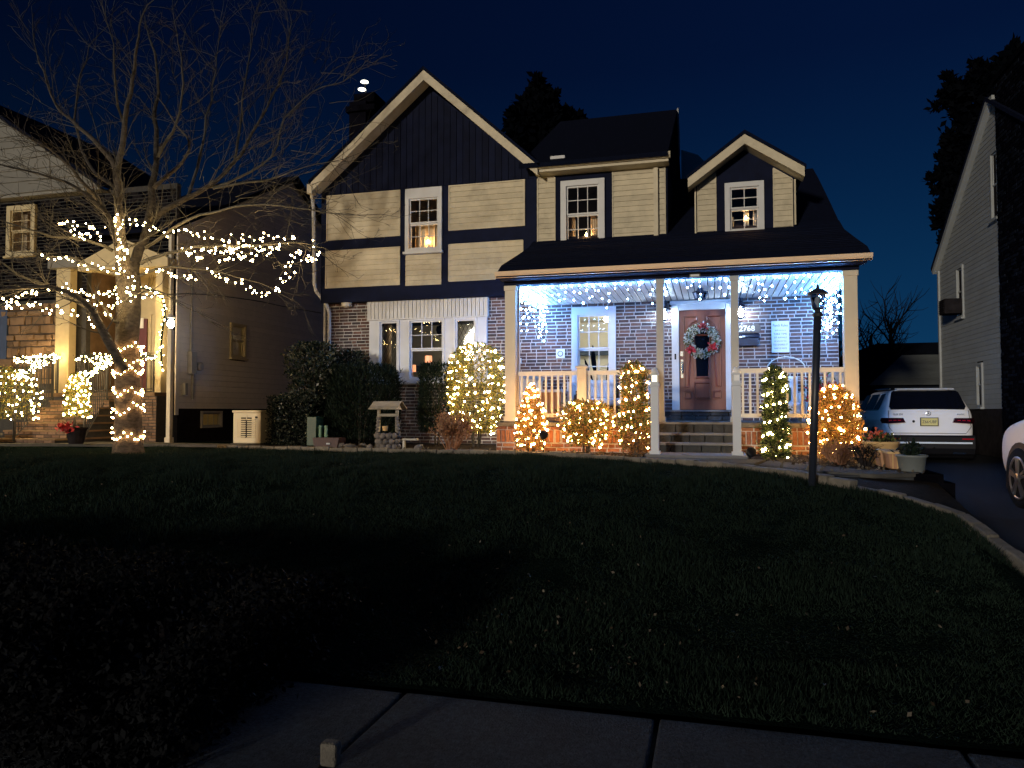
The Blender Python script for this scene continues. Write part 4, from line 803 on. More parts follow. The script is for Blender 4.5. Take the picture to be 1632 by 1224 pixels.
M['stem_red'] = mat('stem_red', (.24, .12, .07), rough=.8, var=.3)
twiggy('hydrangea', 'dry brown hydrangea with withered flower heads in front of the brick wall', 684, 756, 650, 712, 13.0, 60, M['stem_red'], 1500, [M['leaf_dry']], .055)
twiggy('bare_shrub', 'fine bare twiggy shrub below the golden corner shrub', 1300, 1372, 706, 748, 10.9, 72, M['stem_red'], 200, [M['leaf_dry'], M['leaf_gold']], .03)
twiggy('thorny_shrub', 'dark spindly shrub next to the plant urn', 1352, 1402, 704, 756, 10.3, 36, M['dark_wall'], 240, [M['leaf_dark'], M['leaf_dry']], .03)
# dark evergreens and leafy shrubs in front of the wing
ev = [(0, .9), (.3, 1), (.7, 1), (.92, .95), (1, .75)]
D_ = [M['leaf_dark']]
bush('yew_bush', 'wide dark clipped yew bush below the left bay window', 520, 634, 585, 712, 14.6, ev, D_, 17000, .10, up=1.2, lump=.05, asp=6, skin=.15, ry=.5)
bush('yew_bush', 'dark clipped yew bush between the bay window and the round lit bush', 671, 724, 582, 690, 14.7, ev, D_, 7000, .10, up=1.2, lump=.05, asp=6, skin=.15, ry=.4)
bush('laurel', 'tall leafy laurel with glossy leaves at the left house corner', 457, 545, 548, 690, 14.5, [(0, .5), (.25, .6), (.5, .85), (.8, 1), (1, .5)], [M['leaf_gloss'], M['leaf_dark']], 6000, .09, lump=.35, asp=2.2, skin=.6, stems=8, ry=.6)
bush('laurel', 'dark glossy shrub filling the gap between the laurel and the yew', 520, 590, 560, 640, 15.0, low_p, [M['leaf_gloss'], M['leaf_dark'], M['leaf_dark']], 3000, .08, lump=.3, skin=.5, ry=.4)
def box_hedge(name, label, u0, u1, vt, vb, Y, dep, m, n, ls, ground, group=None):
    a, b_ = P(u0, vb, Y=Y), P(u1, vb, Y=Y); zt = P(u0, vt, Y=Y).z; t = thing(name, label, 'hedge', ((a.x+b_.x)/2, Y, ground), group); pts = []; nn = []
    for i in range(n):
        f = random.random(); x, y, z = random.uniform(a.x, b_.x), random.uniform(Y, Y+dep), random.uniform(ground, zt)
        if f < .5: y = Y+random.gauss(.03, .03); nv = (0, -1, 0)
        elif f < .75: z = zt+random.gauss(-.02, .03); nv = (0, 0, 1)
        elif f < .88: x = a.x+random.gauss(.02, .03); nv = (-1, 0, 0)
        else: x = b_.x-random.gauss(.02, .03); nv = (1, 0, 0)
        pts.append((x, y, z)); nn.append(nv)
    leaves(pts, ls, m, 'foliage', t, up=.3, nrm=nn, aspect=1.9)
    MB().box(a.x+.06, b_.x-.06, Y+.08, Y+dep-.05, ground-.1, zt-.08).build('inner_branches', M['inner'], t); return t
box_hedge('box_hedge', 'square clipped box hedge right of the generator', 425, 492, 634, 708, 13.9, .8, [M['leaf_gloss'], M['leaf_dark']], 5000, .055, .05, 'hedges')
# near hedge in the lower left
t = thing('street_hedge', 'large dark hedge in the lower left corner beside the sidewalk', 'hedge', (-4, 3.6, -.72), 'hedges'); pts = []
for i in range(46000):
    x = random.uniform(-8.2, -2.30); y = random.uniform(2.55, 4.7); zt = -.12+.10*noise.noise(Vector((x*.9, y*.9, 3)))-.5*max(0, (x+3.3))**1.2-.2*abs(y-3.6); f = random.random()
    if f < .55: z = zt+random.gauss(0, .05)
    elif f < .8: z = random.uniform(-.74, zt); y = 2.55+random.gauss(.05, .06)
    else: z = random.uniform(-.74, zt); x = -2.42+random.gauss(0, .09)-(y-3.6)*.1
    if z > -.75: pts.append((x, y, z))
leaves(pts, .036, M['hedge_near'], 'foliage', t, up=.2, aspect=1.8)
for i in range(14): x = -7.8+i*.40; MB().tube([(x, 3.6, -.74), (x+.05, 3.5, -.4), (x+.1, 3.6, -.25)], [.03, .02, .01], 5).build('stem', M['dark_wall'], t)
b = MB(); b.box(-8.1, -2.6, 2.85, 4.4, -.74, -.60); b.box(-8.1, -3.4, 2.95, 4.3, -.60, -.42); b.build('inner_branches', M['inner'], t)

# ------------------------------------------------------------ garden objects
p = P(371, 708, Y=14.0); q = P(415, 708, Y=14.0); zt = P(390, 654, Y=14.0).z
t = thing('generator', 'cream standby generator with louvred front on the grass strip', 'generator', (p.x+.35, 14.3, .05)); x0, x1 = p.x, q.x
bevel(MB().box(x0, x1, 14.0, 14.95, .10, zt-.05).build('housing', M['generator'], t), .02); bevel(MB().box(x0-.02, x1+.02, 13.98, 14.97, zt-.05, zt).build('lid', M['generator'], t), .015); MB().box(x0-.02, x1+.05, 13.95, 15.0, .02, .10).build('base', M['concrete'], t)
for c in range(2):
    for i in range(9): z = .24+i*.047; xm = (x0+x1)/2-.23+c*.245; b = MB(); b.prism([(0, 0), (-.022, -.008), (-.022, -.012), (0, .018)], lambda y, w: (xm, 13.998+y, z+w), lambda y, w: (xm+.21, 13.998+y, z+w)); b.build('louvre', M['generator'], t)
MB().box(x0+.20, x1-.22, 13.996, 13.999, .22, .66).build('vent', M['dark_wall'], t); bevel(MB().box((x0+x1)/2-.01, (x0+x1)/2+.01, 13.985, 13.999, .60, .72).build('rib', M['generator'], t), .004); b = MB(); b.lathe([(.001, -.01), (.02, 0), (.02, .03)], (0, 0, 0), 8); inst('lock', b.mesh('lock', M['plastic_black']), t, (x1-.1, 13.995, zt-.15), (math.pi/2, 0, 0))
# wishing well
a = P(618, 711, Y=13.2); cx = a.x; t = thing('wishing_well', 'small stone wishing well with a pitched wooden roof before the bricks', 'wishing well', (cx, 13.2, .08)); gy = 13.2
def rock(x, y, z, s, par=None, m='rock', nm='stone', label=None):
    b = MB(); b.lathe([(.3, -.5), (.8, -.3), (1, .05), (.75, .35), (.25, .5)], sides=7); me = b.mesh(nm, M[m], True)
    for v in me.vertices: v.co *= 1+.25*noise.noise(v.co*1.7+Vector((x*3, y, z)))
    return inst(nm, me, par, (x, y, z), (random.uniform(-.3, .3), random.uniform(-.3, .3), random.uniform(0, 6)), (s[0]/2, s[1]/2, s[2]))
for i in range(11):
    an = i*2*math.pi/11
    for k in range(3): rock(cx+.20*math.cos(an+k*.3), gy+.16*math.sin(an+k*.3), .12+k*.10, (.15, .14, .11), t)
for sgn in (-1, 1):
    for k in range(5): rock(cx+sgn*(.215-.006*k), gy, .38+k*.07, (.10, .10, .08), t)
    MB().box(cx+sgn*.19-.025, cx+sgn*.19+.025, gy-.025, gy+.025, .4, .84).build('post', M['wood'], t)
for sgn in (-1, 1):
    for k in range(3):
        b = MB(); y0, y1 = gy+sgn*(.02+k*.075), gy+sgn*(.105+k*.075); z0, z1 = .97-k*.045, .92-k*.045; b.prism([(y0, z0), (y1, z1), (y1, z1+.018), (y0, z0+.018)], lambda y, z: (cx-.29, y, z), lambda y, z: (cx+.29, y, z)); b.build('roof_board', M['wood'], t)
b = MB(); b.prism([(gy-.17, .83), (gy+.17, .83), (gy, .95)], lambda y, z: (cx-.22, y, z), lambda y, z: (cx+.22, y, z)); b.build('roof_truss', M['wood'], t)
MB().tube([(cx-.19, gy, .72), (cx+.19, gy, .72)], .03, 8).build('axle', M['wood'], t); b = MB(); b.lathe([(.045, 0), (.06, .09), (.05, .09)], (cx-.02, gy-.08, .42), 10); b.build('bucket', M['terracotta'], t)
for (u, Y, w_, lb) in ((541, 13.3, .26, 'dark rock between the red trough and the yew'), (560, 13.1, .30, 'widest flat dark rock left of the wishing well'), (578, 13.4, .18, 'small dark rock close to the left foot of the wishing well'), (590, 13.0, .14, 'smallest rock touching the edging left of the well'), (668, 13.2, .20, 'dark rock right of the low garden light')):
    p = P(u, 708, Y=Y); o = rock(p.x, p.y, .11, (w_, .16, .11), None, 'rock', 'bed_rock'); tag(o, lb, 'rock', 'rocks in the bed')
a = P(525, 700, Y=13.3); t = thing('bed_trough', 'dark red planter trough behind the edging under the yew', 'planter', (a.x, 13.3, .08)); M['trough'] = mat('trough', (.03, .006, .010), rough=.6); b = MB(); b.prism([(a.x-.28, .08), (a.x+.22, .08), (a.x+.26, .27), (a.x-.32, .27)], lambda x, z: (x, 13.2, z), lambda x, z: (x, 13.5, z)); b.build('trough', M['trough'], t); MB().box(a.x+.0, a.x+.08, 13.17, 13.2, .14, .17).build('label_plate', M['cushion'], t)
a = P(497, 680, Y=13.8); t = thing('garden_hose_reel', 'dark green plastic bin with two pale green posts beside the box hedge', 'bin', (a.x, 13.8, .06)); bevel(MB().box(a.x-.12, a.x+.10, 13.8, 14.1, .08, .68).build('bin', M['green_plastic'], t), .01)
for dx in (.20, .33): MB().tube([(a.x+dx, 13.8, .06), (a.x+dx, 13.8, .50)], .035, 8).build('post', M['green_post'], t)
a = P(655, 700, Y=13.1); t = thing('garden_step_light', 'low pale bench-shaped garden light on a short leg right of the well', 'garden light', (a.x, 13.1, .08)); bevel(MB().box(a.x-.16, a.x+.14, 13.05, 13.15, .24, .28).build('top', M['utility'], t), .01); MB().box(a.x-.16, a.x-.12, 13.07, 13.13, .08, .24).build('leg', M['utility'], t)
# small solar reflectors / spot stake
for (u, v, Y, lb) in ((866, 700, 12.15, 'dark round spotlight on a stake in front of the cone-shaped shrub'), (1196, 728, 11.4, 'dark spotlight lying low right of the steps'), ):
    a = P(u, v, Y=Y); t = thing('spotlight', lb, 'spotlight', (a.x, Y, .08), 'stake spotlights'); b = MB(); b.lathe([(.03, -.03), (.07, -.01), (.075, .05), (.06, .06)], (0, 0, 0), 12); inst('head', b.mesh('head', M['plastic_black'], True), t, (a.x, Y, a.z+.06), (math.radians(70), 0, .4)); MB().tube([(a.x, Y, .04), (a.x, Y, a.z+.03)], .012, 5).build('stake', M['plastic_black'], t)
# yard lamp post
bs, tp = P(1294, 776, Y=8.62), P(1303, 500, Y=8.55)
t = thing('yard_lamp', 'tall dark unlit yard lamp post with a glass lantern at the edge of the lawn', 'lamp post', (bs.x, bs.y, gz(bs.x, bs.y))); bs = Vector((bs.x, 8.62, gz(bs.x, 8.62)-.03))
M['post_paint'] = mat('post_paint', (.012, .016, .028), rough=.45, var=.2)
MB().tube([bs, tp], .040, 12).build('pole', M['post_paint'], t, True); b = MB(); b.lathe([(.05, -.03), (.055, 0), (.03, .02), (.035, .04), (.062, .06)], tp, 10); b.build('collar', M['post_paint'], t)
hz = tp.z+.06; hx, hy = tp.x+.005, tp.y
b = MB()
for q in range(4): an = q*math.pi/2+.5; b.tube([(hx+.062*math.cos(an), hy+.062*math.sin(an), hz), (hx+.088*math.cos(an), hy+.088*math.sin(an), hz+.15)], .006, 4)
b.build('lantern_cage', M['post_paint'], t); b = MB(); b.lathe([(.11, .15), (.115, .16), (.06, .20), (.02, .215), (.012, .235), (.014, .24), (.001, .27)], (hx, hy, hz), 8); b.build('lantern_roof', M['post_paint'], t)
b = MB(); b.lathe([(.058, 0), (.082, .148)], (hx, hy, hz), 4); b.build('lantern_glass', M['lamp_glass'], t); b = MB(); b.lathe([(.012, 0), (.014, .03), (.035, .07), (.03, .11), (.001, .125)], (hx, hy, hz), 10); b.build('lamp_bulb', M['porcelain'], t, True)
# pots on the right
def pot(name, label, u, v, Y, prof, m, zb=.1, sides=18, plant=None):
    a = P(u, v, Y=Y); t = thing(name, label, 'planter', (a.x, Y, zb), 'plant pots by the driveway'); b = MB(); b.lathe(prof, (a.x, Y, zb), sides); b.build('pot', M[m], t, True); return t, a
t, a = pot('urn_planter', 'large tan bowl planter with orange and red flowers by the driveway', 1404, 725, 11.0, [(.10, 0), (.12, .02), (.20, .20), (.225, .27), (.235, .28), (.235, .31), (.20, .31), (.18, .26)], 'terracotta', .08)
leaves([(a.x+random.gauss(0, .09), 11+random.gauss(0, .09), .42+random.gauss(0, .035)) for _ in range(300)], .06, [M['leaf_dark'], M['leaf_green']], 'foliage', t); leaves([(a.x-.06+random.gauss(0, .06), 10.95+random.gauss(0, .05), .47+random.gauss(0, .03)) for _ in range(90)], .05, [M['flower_red']], 'flowers', t)
for i, (u, v, Y, lb) in enumerate(((1411, 735, 10.35, 'small ribbed terracotta trough next to the tan bowl planter'), (1425, 741, 10.0, 'small ribbed terracotta trough against the tall pale pot'))):
    a = P(u, v, Y=Y); t = thing('trough_planter', lb, 'planter', (a.x, Y, .1), 'plant pots by the driveway'); b = MB(); b.prism([(-.075, 0), (.075, 0), (.10, .20), (-.10, .20)], lambda x, z: (a.x+x, Y-.17, .10+z), lambda x, z: (a.x+x, Y+.17, .10+z)); bevel(b.build('trough', M['terracotta2'], t), .01); MB().box(a.x-.112, a.x+.112, Y-.185, Y+.185, .285, .31).build('rim', M['terracotta'], t)
    for k in (-.05, 0, .05): MB().box(a.x+k-.006, a.x+k+.006, Y-.18, Y-.168, .11, .28).build('rib', M['terracotta'], t)
t, a = pot('tall_pot', 'tall pale tapered pot standing nearest on the driveway edge', 1453, 745, 9.6, [(.115, 0), (.12, .01), (.155, .26), (.17, .265), (.175, .285), (.16, .29), (.15, .25)], 'white_pot', .0)
leaves([(a.x+random.gauss(0, .06), 9.6+random.gauss(0, .06), .33+random.gauss(0, .05)) for _ in range(160)], .07, [M['leaf_dark']], 'foliage', t)
# brick block supporting
MB().box(2.20, 2.50, 9.3, 10.9, -.40, .09).build('driveway_wall', M['right_brick'], kind='structure'); MB().box(2.02, 2.62, 9.32, 9.82, -.4, -.01).build('pot_stand', M['right_brick'], kind='structure')

# ------------------------------------------------------------ the bare tree on the lawn, with its lights
tb_ = P(205, 724, D=13.3); TB = Vector((tb_.x, tb_.y, gz(tb_.x, tb_.y)))
tree = thing('bare_tree', 'big leafless tree on the lawn with spreading branches and lights round its trunk', 'tree', TB)
def pl(px, d0=13.3, dd=0):
    n = len(px); return [P(u, v, D=d0+dd*i/max(1, n-1)) for i, (u, v) in enumerate(px)]
def smooth(pts, k=3):
    out = []
    for i in range(len(pts)-1):
        p0, p1, p2, p3 = pts[max(i-1, 0)], pts[i], pts[i+1], pts[min(i+2, len(pts)-1)]
        for j in range(k):
            t = j/k; out.append(.5*((2*p1)+(-p0+p2)*t+(2*p0-5*p1+4*p2-p3)*t*t+(-p0+3*p1-3*p2+p3)*t**3))
    return out+[pts[-1]]
NSM = 9
tr = [TB+Vector((0, 0, -.1))]+pl([(204, 700), (204, 640), (203, 560), (206, 500), (205, 450), (200, 420)])
trs = smooth(tr, NSM); rr = np.interp(np.linspace(0, 1, len(trs)), [0, .10, .3, .6, .85, 1], [.33, .25, .212, .195, .20, .18])
b = MB(); b.tube(trs, list(rr), 40)
for i, v in enumerate(b.v):
    p = Vector(v); q = noise.noise(Vector((p.x*14, p.y*14, p.z*5)))*.020+noise.noise(Vector((p.x*4, p.y*4, p.z*1.2)))*.03; ax = Vector((tb_.x, tb_.y, p.z)); d = (p-ax); d.z = 0; b.v[i] = tuple(p+d.normalized()*q)
b.build('trunk', M['bark'], tree, True)
TW = [MB() for _ in range(3)]
def sub(p, d, L, r, lvl):
    """a side branch that wanders and forks"""
    n = max(3, int(L/.16)); q = [p]; dd = d.normalized(); step = L/n; kids = []
    for i in range(n):
        dd = (dd+Vector((random.gauss(0, .16), random.gauss(0, .16), random.gauss(.012, .15)))).normalized(); q.append(q[-1]+dd*step); kids.append((q[-1].copy(), dd.copy(), i/n))
    TW[lvl].tube(q, [max(.0030, r*(1-.85*i/n)) for i in range(n+1)], 5 if lvl == 0 else 3, cap=False)
    if lvl < 2:
        for (kp, kd, f) in kids:
            if f < .15: continue
            for _ in range(2 if lvl == 0 and random.random() < .5 else 1):
                if random.random() < (.9 if lvl == 0 else .7):
                    ax = Vector((random.gauss(0, 1), random.gauss(0, 1), random.gauss(0, 1))).normalized(); nd = (kd+ax*random.uniform(.6, 1.1)+Vector((0, 0, .18))).normalized(); sub(kp, nd, L*random.uniform(.25, .55)*(1-.4*f), r*(1-.7*f)*.55, lvl+1)
limbs = [ # pixels, depth, depth drift, radius start/end, shoots, reach
 ([(204, 440), (197, 400), (191, 350), (188, 300), (196, 230), (203, 165), (214, 110), (222, 60)], 13.2, -.8, .13, .02, 9, .9),
 ([(206, 445), (222, 400), (238, 350), (244, 300), (250, 240), (246, 190), (252, 130), (240, 70)], 13.4, 1.2, .13, .02, 9, .9),
 ([(190, 320), (182, 270), (160, 235), (128, 205), (98, 178), (82, 150), (60, 100)], 13.1, -.5, .075, .012, 8, .9),
 ([(246, 300), (262, 285), (290, 262), (300, 225), (282, 200), (262, 170), (250, 155)], 13.5, .3, .05, .008, 6, .7),
 ([(238, 350), (280, 325), (330, 298), (372, 262), (402, 215), (425, 170), (450, 118), (462, 60)], 13.4, .8, .08, .010, 13, 1.0),
 ([(330, 298), (380, 285), (430, 250), (455, 190), (500, 145), (545, 128), (570, 115)], 13.7, .4, .04, .006, 11, .9),
 ([(340, 300), (400, 290), (450, 278), (505, 262), (560, 250)], 13.6, -.6, .03, .005, 9, .8),
 ([(232, 395), (300, 350), (350, 335), (400, 325), (470, 328), (530, 340), (590, 345)], 13.3, -1.0, .045, .005, 10, .8),
 ([(225, 420), (270, 402), (330, 392), (400, 392), (470, 388), (515, 395)], 13.2, -.4, .04, .006, 9, .6),
 ([(222, 440), (270, 425), (320, 430), (380, 440), (430, 460), (470, 480)], 13.3, .5, .03, .005, 8, .6),
 ([(200, 590), (175, 545), (150, 500), (128, 478), (90, 460), (40, 458), (-20, 470)], 13.1, -1.2, .10, .015, 8, .7),
 ([(140, 490), (95, 465), (60, 450), (20, 430), (-30, 400)], 13.0, -1.0, .04, .01, 7, .7),
 ([(192, 420), (180, 370), (165, 330), (120, 300), (60, 275), (0, 262)], 13.0, -1.4, .07, .01, 10, .8),
 ([(165, 330), (140, 300), (100, 255), (60, 225), (10, 200)], 12.9, -1.0, .05, .01, 9, .8),
 ([(180, 400), (130, 380), (80, 375), (30, 360), (-20, 340)], 13.1, -1.0, .04, .008, 9, .7),
 ([(190, 440), (150, 425), (110, 412), (70, 405), (20, 400)], 13.1, -.5, .035, .006, 7, .5),
 ([(186, 300), (140, 262), (120, 190), (128, 120), (150, 60)], 13.3, 1.5, .05, .008, 8, .9),
 ([(300, 312), (320, 240), (335, 160), (345, 90), (352, 30)], 13.6, 1.5, .035, .006, 9, .8),
 ([(372, 262), (380, 200), (390, 130), (402, 60), (410, 10)], 13.8, .8, .028, .005, 8, .7),
 ([(252, 250), (285, 180), (292, 110), (280, 50), (275, 5)], 13.4, -1.0, .03, .005, 8, .8),
 ([(198, 210), (185, 140), (180, 70), (165, 10)], 13.2, -1.0, .03, .005, 7, .8),
 ([(200, 480), (230, 465), (262, 470), (300, 490), (350, 520)], 12.9, -.6, .02, .004, 5, .5),
 ([(188, 515), (168, 495), (150, 470), (140, 445)], 13.0, .3, .03, .008, 3, .4),
]
for (px, d0, dd, ra, rb, ns, reach) in limbs:
    q = smooth(pl(px, d0, dd), 3); n = len(q); rad = [(ra*(.62 if ra > .035 and px[-1][1] < 350 else .8)*(1-i/(n-1))**1.25+rb) for i in range(n)]
    for i in range(1, n): q[i] = q[i]+Vector([noise.noise(q[i]*3.1+Vector((k*7, 0, 0)))*.05 for k in range(3)])
    b = MB(); b.tube(q, rad, 8 if ra > .04 else 5); b.build('limb', M['bark'] if ra > .045 else M['twig'], tree, True)
    for s_ in range(int(ns*2.1)):
        i = random.randint(max(1, n//6), n-2); d = (q[i+1]-q[i]).normalized(); ax = Vector((random.gauss(0, 1), random.gauss(0, 1), random.gauss(0, 1))).normalized(); nd = (d+ax*random.uniform(.7, 1.3)+Vector((0, 0, .14))).normalized()
        sub(q[i], nd, reach*random.uniform(.6, 1.5), max(.006, rad[i]*.26), 0)
    sub(q[-1], (q[-1]-q[-2]).normalized(), reach, rb, 0)
for (u0, u1, v0, v1, n_) in ((230, 520, 230, 440, 70), (20, 190, 260, 430, 40), (260, 560, 90, 260, 60)):
    for _ in range(n_):
        p = P(random.uniform(u0, u1), random.uniform(v0, v1), D=random.uniform(12.2, 14.6)); d = (p-P(215, 420, D=13.3)).normalized(); sub(p, d+Vector([random.gauss(0, .35) for _ in range(3)]), random.uniform(.5, 1.1), .008, 1)
for i, nm in enumerate(('branch', 'twig', 'fine_twig')): tag(TW[i].build(nm, M['twig'], tree), kind='stuff')
def px_string(label, runs, m=E_CREAM, gap=8, jit=3.2, name='tree_lights', r=.0138, d=None, loc=None, grp='strings of fairy lights in the tree'):
    pts = []; paths = []
    for (px, d0, dd) in runs:
        q = pl(px, d0, dd); L = [0]
        for i in range(len(px)-1): L.append(L[-1]+math.dist(px[i], px[i+1]))
        n = max(2, int(L[-1]/(gap*.72))); path = []
        for k in range(n):
            s_ = (k+.5)/n*L[-1]; i = max(j for j in range(len(L)-1) if L[j] <= s_); f = (s_-L[i])/(L[i+1]-L[i]+1e-9); p = q[i].lerp(q[i+1], f); e = jit*13.3/FOC
            p = p+Vector((random.gauss(0, e), random.gauss(0, .06), random.gauss(0, e))); path.append(p); pts.append(p)
        paths.append(path)
    return lights(name, label, pts, m, loc or pts[0], 'wire', r, paths, grp)
px_string('loops of cream fairy lights along the upper left branches', [([(95, 350), (108, 368), (125, 378), (150, 372), (165, 380)], 12.5, .2), ([(100, 356), (130, 360), (150, 362), (175, 352), (190, 348), (208, 352), (228, 358)], 12.6, .4), ([(125, 380), (135, 378), (150, 376)], 12.4, 0)])
px_string('cream fairy lights sagging on the middle left branches towards the trunk', [([(66, 406), (85, 410), (110, 412), (130, 418), (150, 426), (168, 432), (186, 438)], 12.5, .4)])
px_string('cream fairy lights on the lower left limb running out of view', [([(0, 484), (30, 472), (60, 466), (95, 458), (118, 462), (135, 470)], 11.9, .8), ([(0, 490), (28, 487), (55, 483), (75, 498), (90, 490), (120, 502)], 12.0, .6), ([(135, 470), (150, 470), (165, 468), (180, 468), (190, 480)], 12.9, .1), ([(140, 478), (150, 490), (165, 486), (190, 484)], 12.8, .1), ([(145, 492), (148, 510), (154, 520), (170, 492)], 12.9, 0)], gap=6.8)
px_string('cream fairy lights climbing the upper trunk between the forks', [([(192, 350), (190, 380), (193, 400), (186, 430), (200, 432), (207, 442), (214, 458), (203, 462), (212, 470), (200, 478), (190, 470)], 12.85, 0), ([(190, 395), (196, 392), (198, 408), (188, 418)], 12.85, 0), ([(222, 470), (235, 470), (250, 466), (262, 478)], 12.9, 0)], gap=7.5)
px_string('long cream fairy light string over the upper right branches', [([(230, 360), (258, 368), (282, 370), (305, 372), (330, 380), (352, 382), (375, 380), (395, 378), (415, 382), (440, 378), (466, 380)], 13.1, -.3), ([(466, 382), (450, 392), (430, 398), (410, 400), (395, 392), (372, 398), (350, 402), (330, 398)], 12.9, .2)], gap=7.5)
px_string('cream fairy lights doubled along the middle right branches', [([(290, 412), (305, 402), (320, 408), (332, 400), (352, 400), (372, 395), (385, 412), (400, 395)], 12.9, 0), ([(345, 414), (360, 418), (372, 412), (390, 414), (402, 410), (418, 400), (432, 402), (450, 392)], 12.8, 0), ([(290, 396), (296, 405), (310, 408), (322, 412)], 12.9, 0)], gap=7)
px_string('cream fairy lights hanging in a loop at the right tip of the tree', [([(500, 390), (508, 398), (502, 412), (490, 418), (478, 412), (470, 400), (480, 398)], 12.7, .1), ([(468, 402), (462, 420), (465, 432), (455, 440), (448, 452), (438, 465), (422, 468), (405, 465), (392, 458), (380, 450)], 12.8, .1), ([(485, 412), (492, 416), (498, 408), (506, 404)], 12.7, 0), ([(380, 452), (370, 445), (352, 436), (340, 433), (330, 436)], 12.9, .1)], gap=6.8)
px_string('short cream fairy light string low on the right branches near the lamp', [([(236, 434), (254, 430), (268, 436), (285, 440), (298, 438), (312, 442)], 13.0, 0)], gap=6.8)
pts = []; path = []                                       # rings round the trunk
for (v0, n, tilt) in ((556, 20, 5), (575, 16, -7), (594, 20, 4), (624, 20, -6), (655, 18, 10), (694, 22, -5)):
    c = P(204, v0, D=13.3); R_ = .245 if v0 < 640 else .265; ring_ = []
    for i in range(n+6):
        an = -math.pi*.5+(i/(n+6)-.5)*2*math.pi; p = c+RGT*math.cos(an)*R_+Vector((FWD.x, FWD.y, 0)).normalized()*math.sin(an)*R_+Vector((0, 0, random.gauss(0, .035)+tilt*.006*math.cos(an)+.05*math.sin(i*.9))); pts.append(p); ring_.append(p)
    path += ring_
lights('trunk_lights', 'warm fairy lights wound in rings round the lower trunk', pts, E_WARM, TB, 'wire', .0145, [path], 'strings of fairy lights in the tree')

# ------------------------------------------------------------ neighbour's house on the left
N = thing('neighbour_house', 'left neighbour house with stone front, raised porch and brown clapboard side wall', 'house', (-16, 15.5, 0))
F_ = MY(15.5)
siding([(15.52, .86), (25.8, .86), (25.8, 5.5), (20.65, 8.2), (15.52, 5.5)], .15, MXP(-12.85), M['neigh_siding'], N, lap=.015, holes=[(17.66, 18.36, 2.28, 3.25)])
wall_holes(15.5, 25.8, .0, 5.5, MXP(-12.852), .12, [(17.66, 18.36, 2.28, 3.25), (16.5, 17.35, .35, .80)], M['dark_wall'], N, 'side_wall')
b = MB(); b.prism([(15.5, 5.5), (25.8, 5.5), (20.65, 8.18)], lambda y, z: (-12.87, y, z), lambda y, z: (-12.97, y, z)); b.build('side_gable', M['dark_wall'], N)
window(N, 17.66, 18.36, 2.28, 3.25, MXP(-12.84), M['neigh_cream'], nx=1, nyu=1, nyl=1, fw=.07); window(N, 16.5, 17.35, .36, .80, MXP(-12.85), M['utility'], double=False, nx=3, nyu=1, fw=.05, sill=False)
for (ya, yb, za, zb_) in ((17.4, 18.7, 2.0, 3.5), (16.3, 17.6, .1, .84)):
    b = MB(); b.face([(-14, ya, za), (-14, yb, za), (-14, yb, zb_), (-14, ya, zb_)]); b.face([(-14, ya, za), (-12.98, ya, za), (-12.98, ya, zb_), (-14, ya, zb_)]); b.face([(-14, yb, za), (-12.98, yb, za), (-12.98, yb, zb_), (-14, yb, zb_)]); b.face([(-14, ya, za), (-12.98, ya, za), (-12.98, yb, za), (-14, yb, za)]); b.face([(-14, ya, zb_), (-12.98, ya, zb_), (-12.98, yb, zb_), (-14, yb, zb_)]); b.build('room_interior', M['neigh_cream'], N)
    b = MB(); b.lathe([(.01, .09), (.07, .05), (.08, -.02), (.02, -.06)], (-13.5, (ya+yb)/2, (za+zb_)/2+.1), 10); b.build('room_lamp', emit('dim_lamp%d' % int(ya), (1, .72, .32), 5), N)
for (x, y0, z0, z1) in ((-12.83, 15.54, .7, 5.4),): MB().box(x, x+.03, 15.50, 15.62, z0, z1).build('corner_board', M['neigh_siding'], N)
b = MB().box(-12.83, -12.70, 15.95, 16.15, 1.75, 2.30); b.build('meter_box', M['utility'], N); b = MB(); b.lathe([(.11, 0), (.11, .10), (.07, .12)], (0, 0, 0), 12); inst('meter', b.mesh('meter', M['utility']), N, (-12.83, 16.35, 1.95), (0, math.pi/2, 0))
MB().tube([(-12.78, 16.02, 2.3), (-12.78, 16.02, 5.2)], .02, 6).build('conduit', M['utility'], N); MB().tube([(-12.78, 16.1, 1.75), (-12.78, 16.1, 1.1)], .03, 6).build('conduit', M['utility'], N); MB().box(-12.82, -12.72, 15.75, 15.85, 1.2, 1.5).build('junction_box', M['utility'], N)
# front wall
hN = [(-18.25, -17.2, 4.9, 6.3), (-15.55, -13.2, 1.3, 4.45)]
M['mortar_dark'] = mat('mortar_dark', (.035, .034, .034), rough=.9, var=.3, scale=12)
fwl = wall_holes(-24, -12.85, 0, 6.5, MY(15.5), .14, hN, M['mortar_dark'], N, 'front_wall')
brick_field(-18.6, -12.87, 3.7, 6.4, MY(15.5), hN+[(-16.2, -15.7, 1, 4.5)], [M['dark_wall'], M['right_brick']], fwl, 0, H=.075, L=.24)
def rubble(x0, x1, z0, z1, par, mp, m):
    z = z0
    while z < z1-.05:
        h = min(random.uniform(.14, .30), z1-z); x = x0
        while x < x1-.05:
            w = min(random.uniform(.18, .5), x1-x); b = MB(); e = .03; pr = random.uniform(.02, .07); j = lambda: random.uniform(-.02, .02)
            b.v = [mp(x+.01, z+.01, 0), mp(x+w-.01, z+.01+j()*.3, 0), mp(x+w-.01, z+h-.01, 0), mp(x+.01, z+h-.01, 0), mp(x+e+j(), z+e+j(), pr), mp(x+w-e+j(), z+e+j(), pr), mp(x+w-e+j(), z+h-e+j(), pr), mp(x+e+j(), z+h-e+j(), pr)]
            b.f = [(4, 5, 6, 7), (0, 1, 5, 4), (1, 2, 6, 5), (2, 3, 7, 6), (3, 0, 4, 7)]; b.m = [0]*5; b.build('stone', m, par); x += w
        z += h
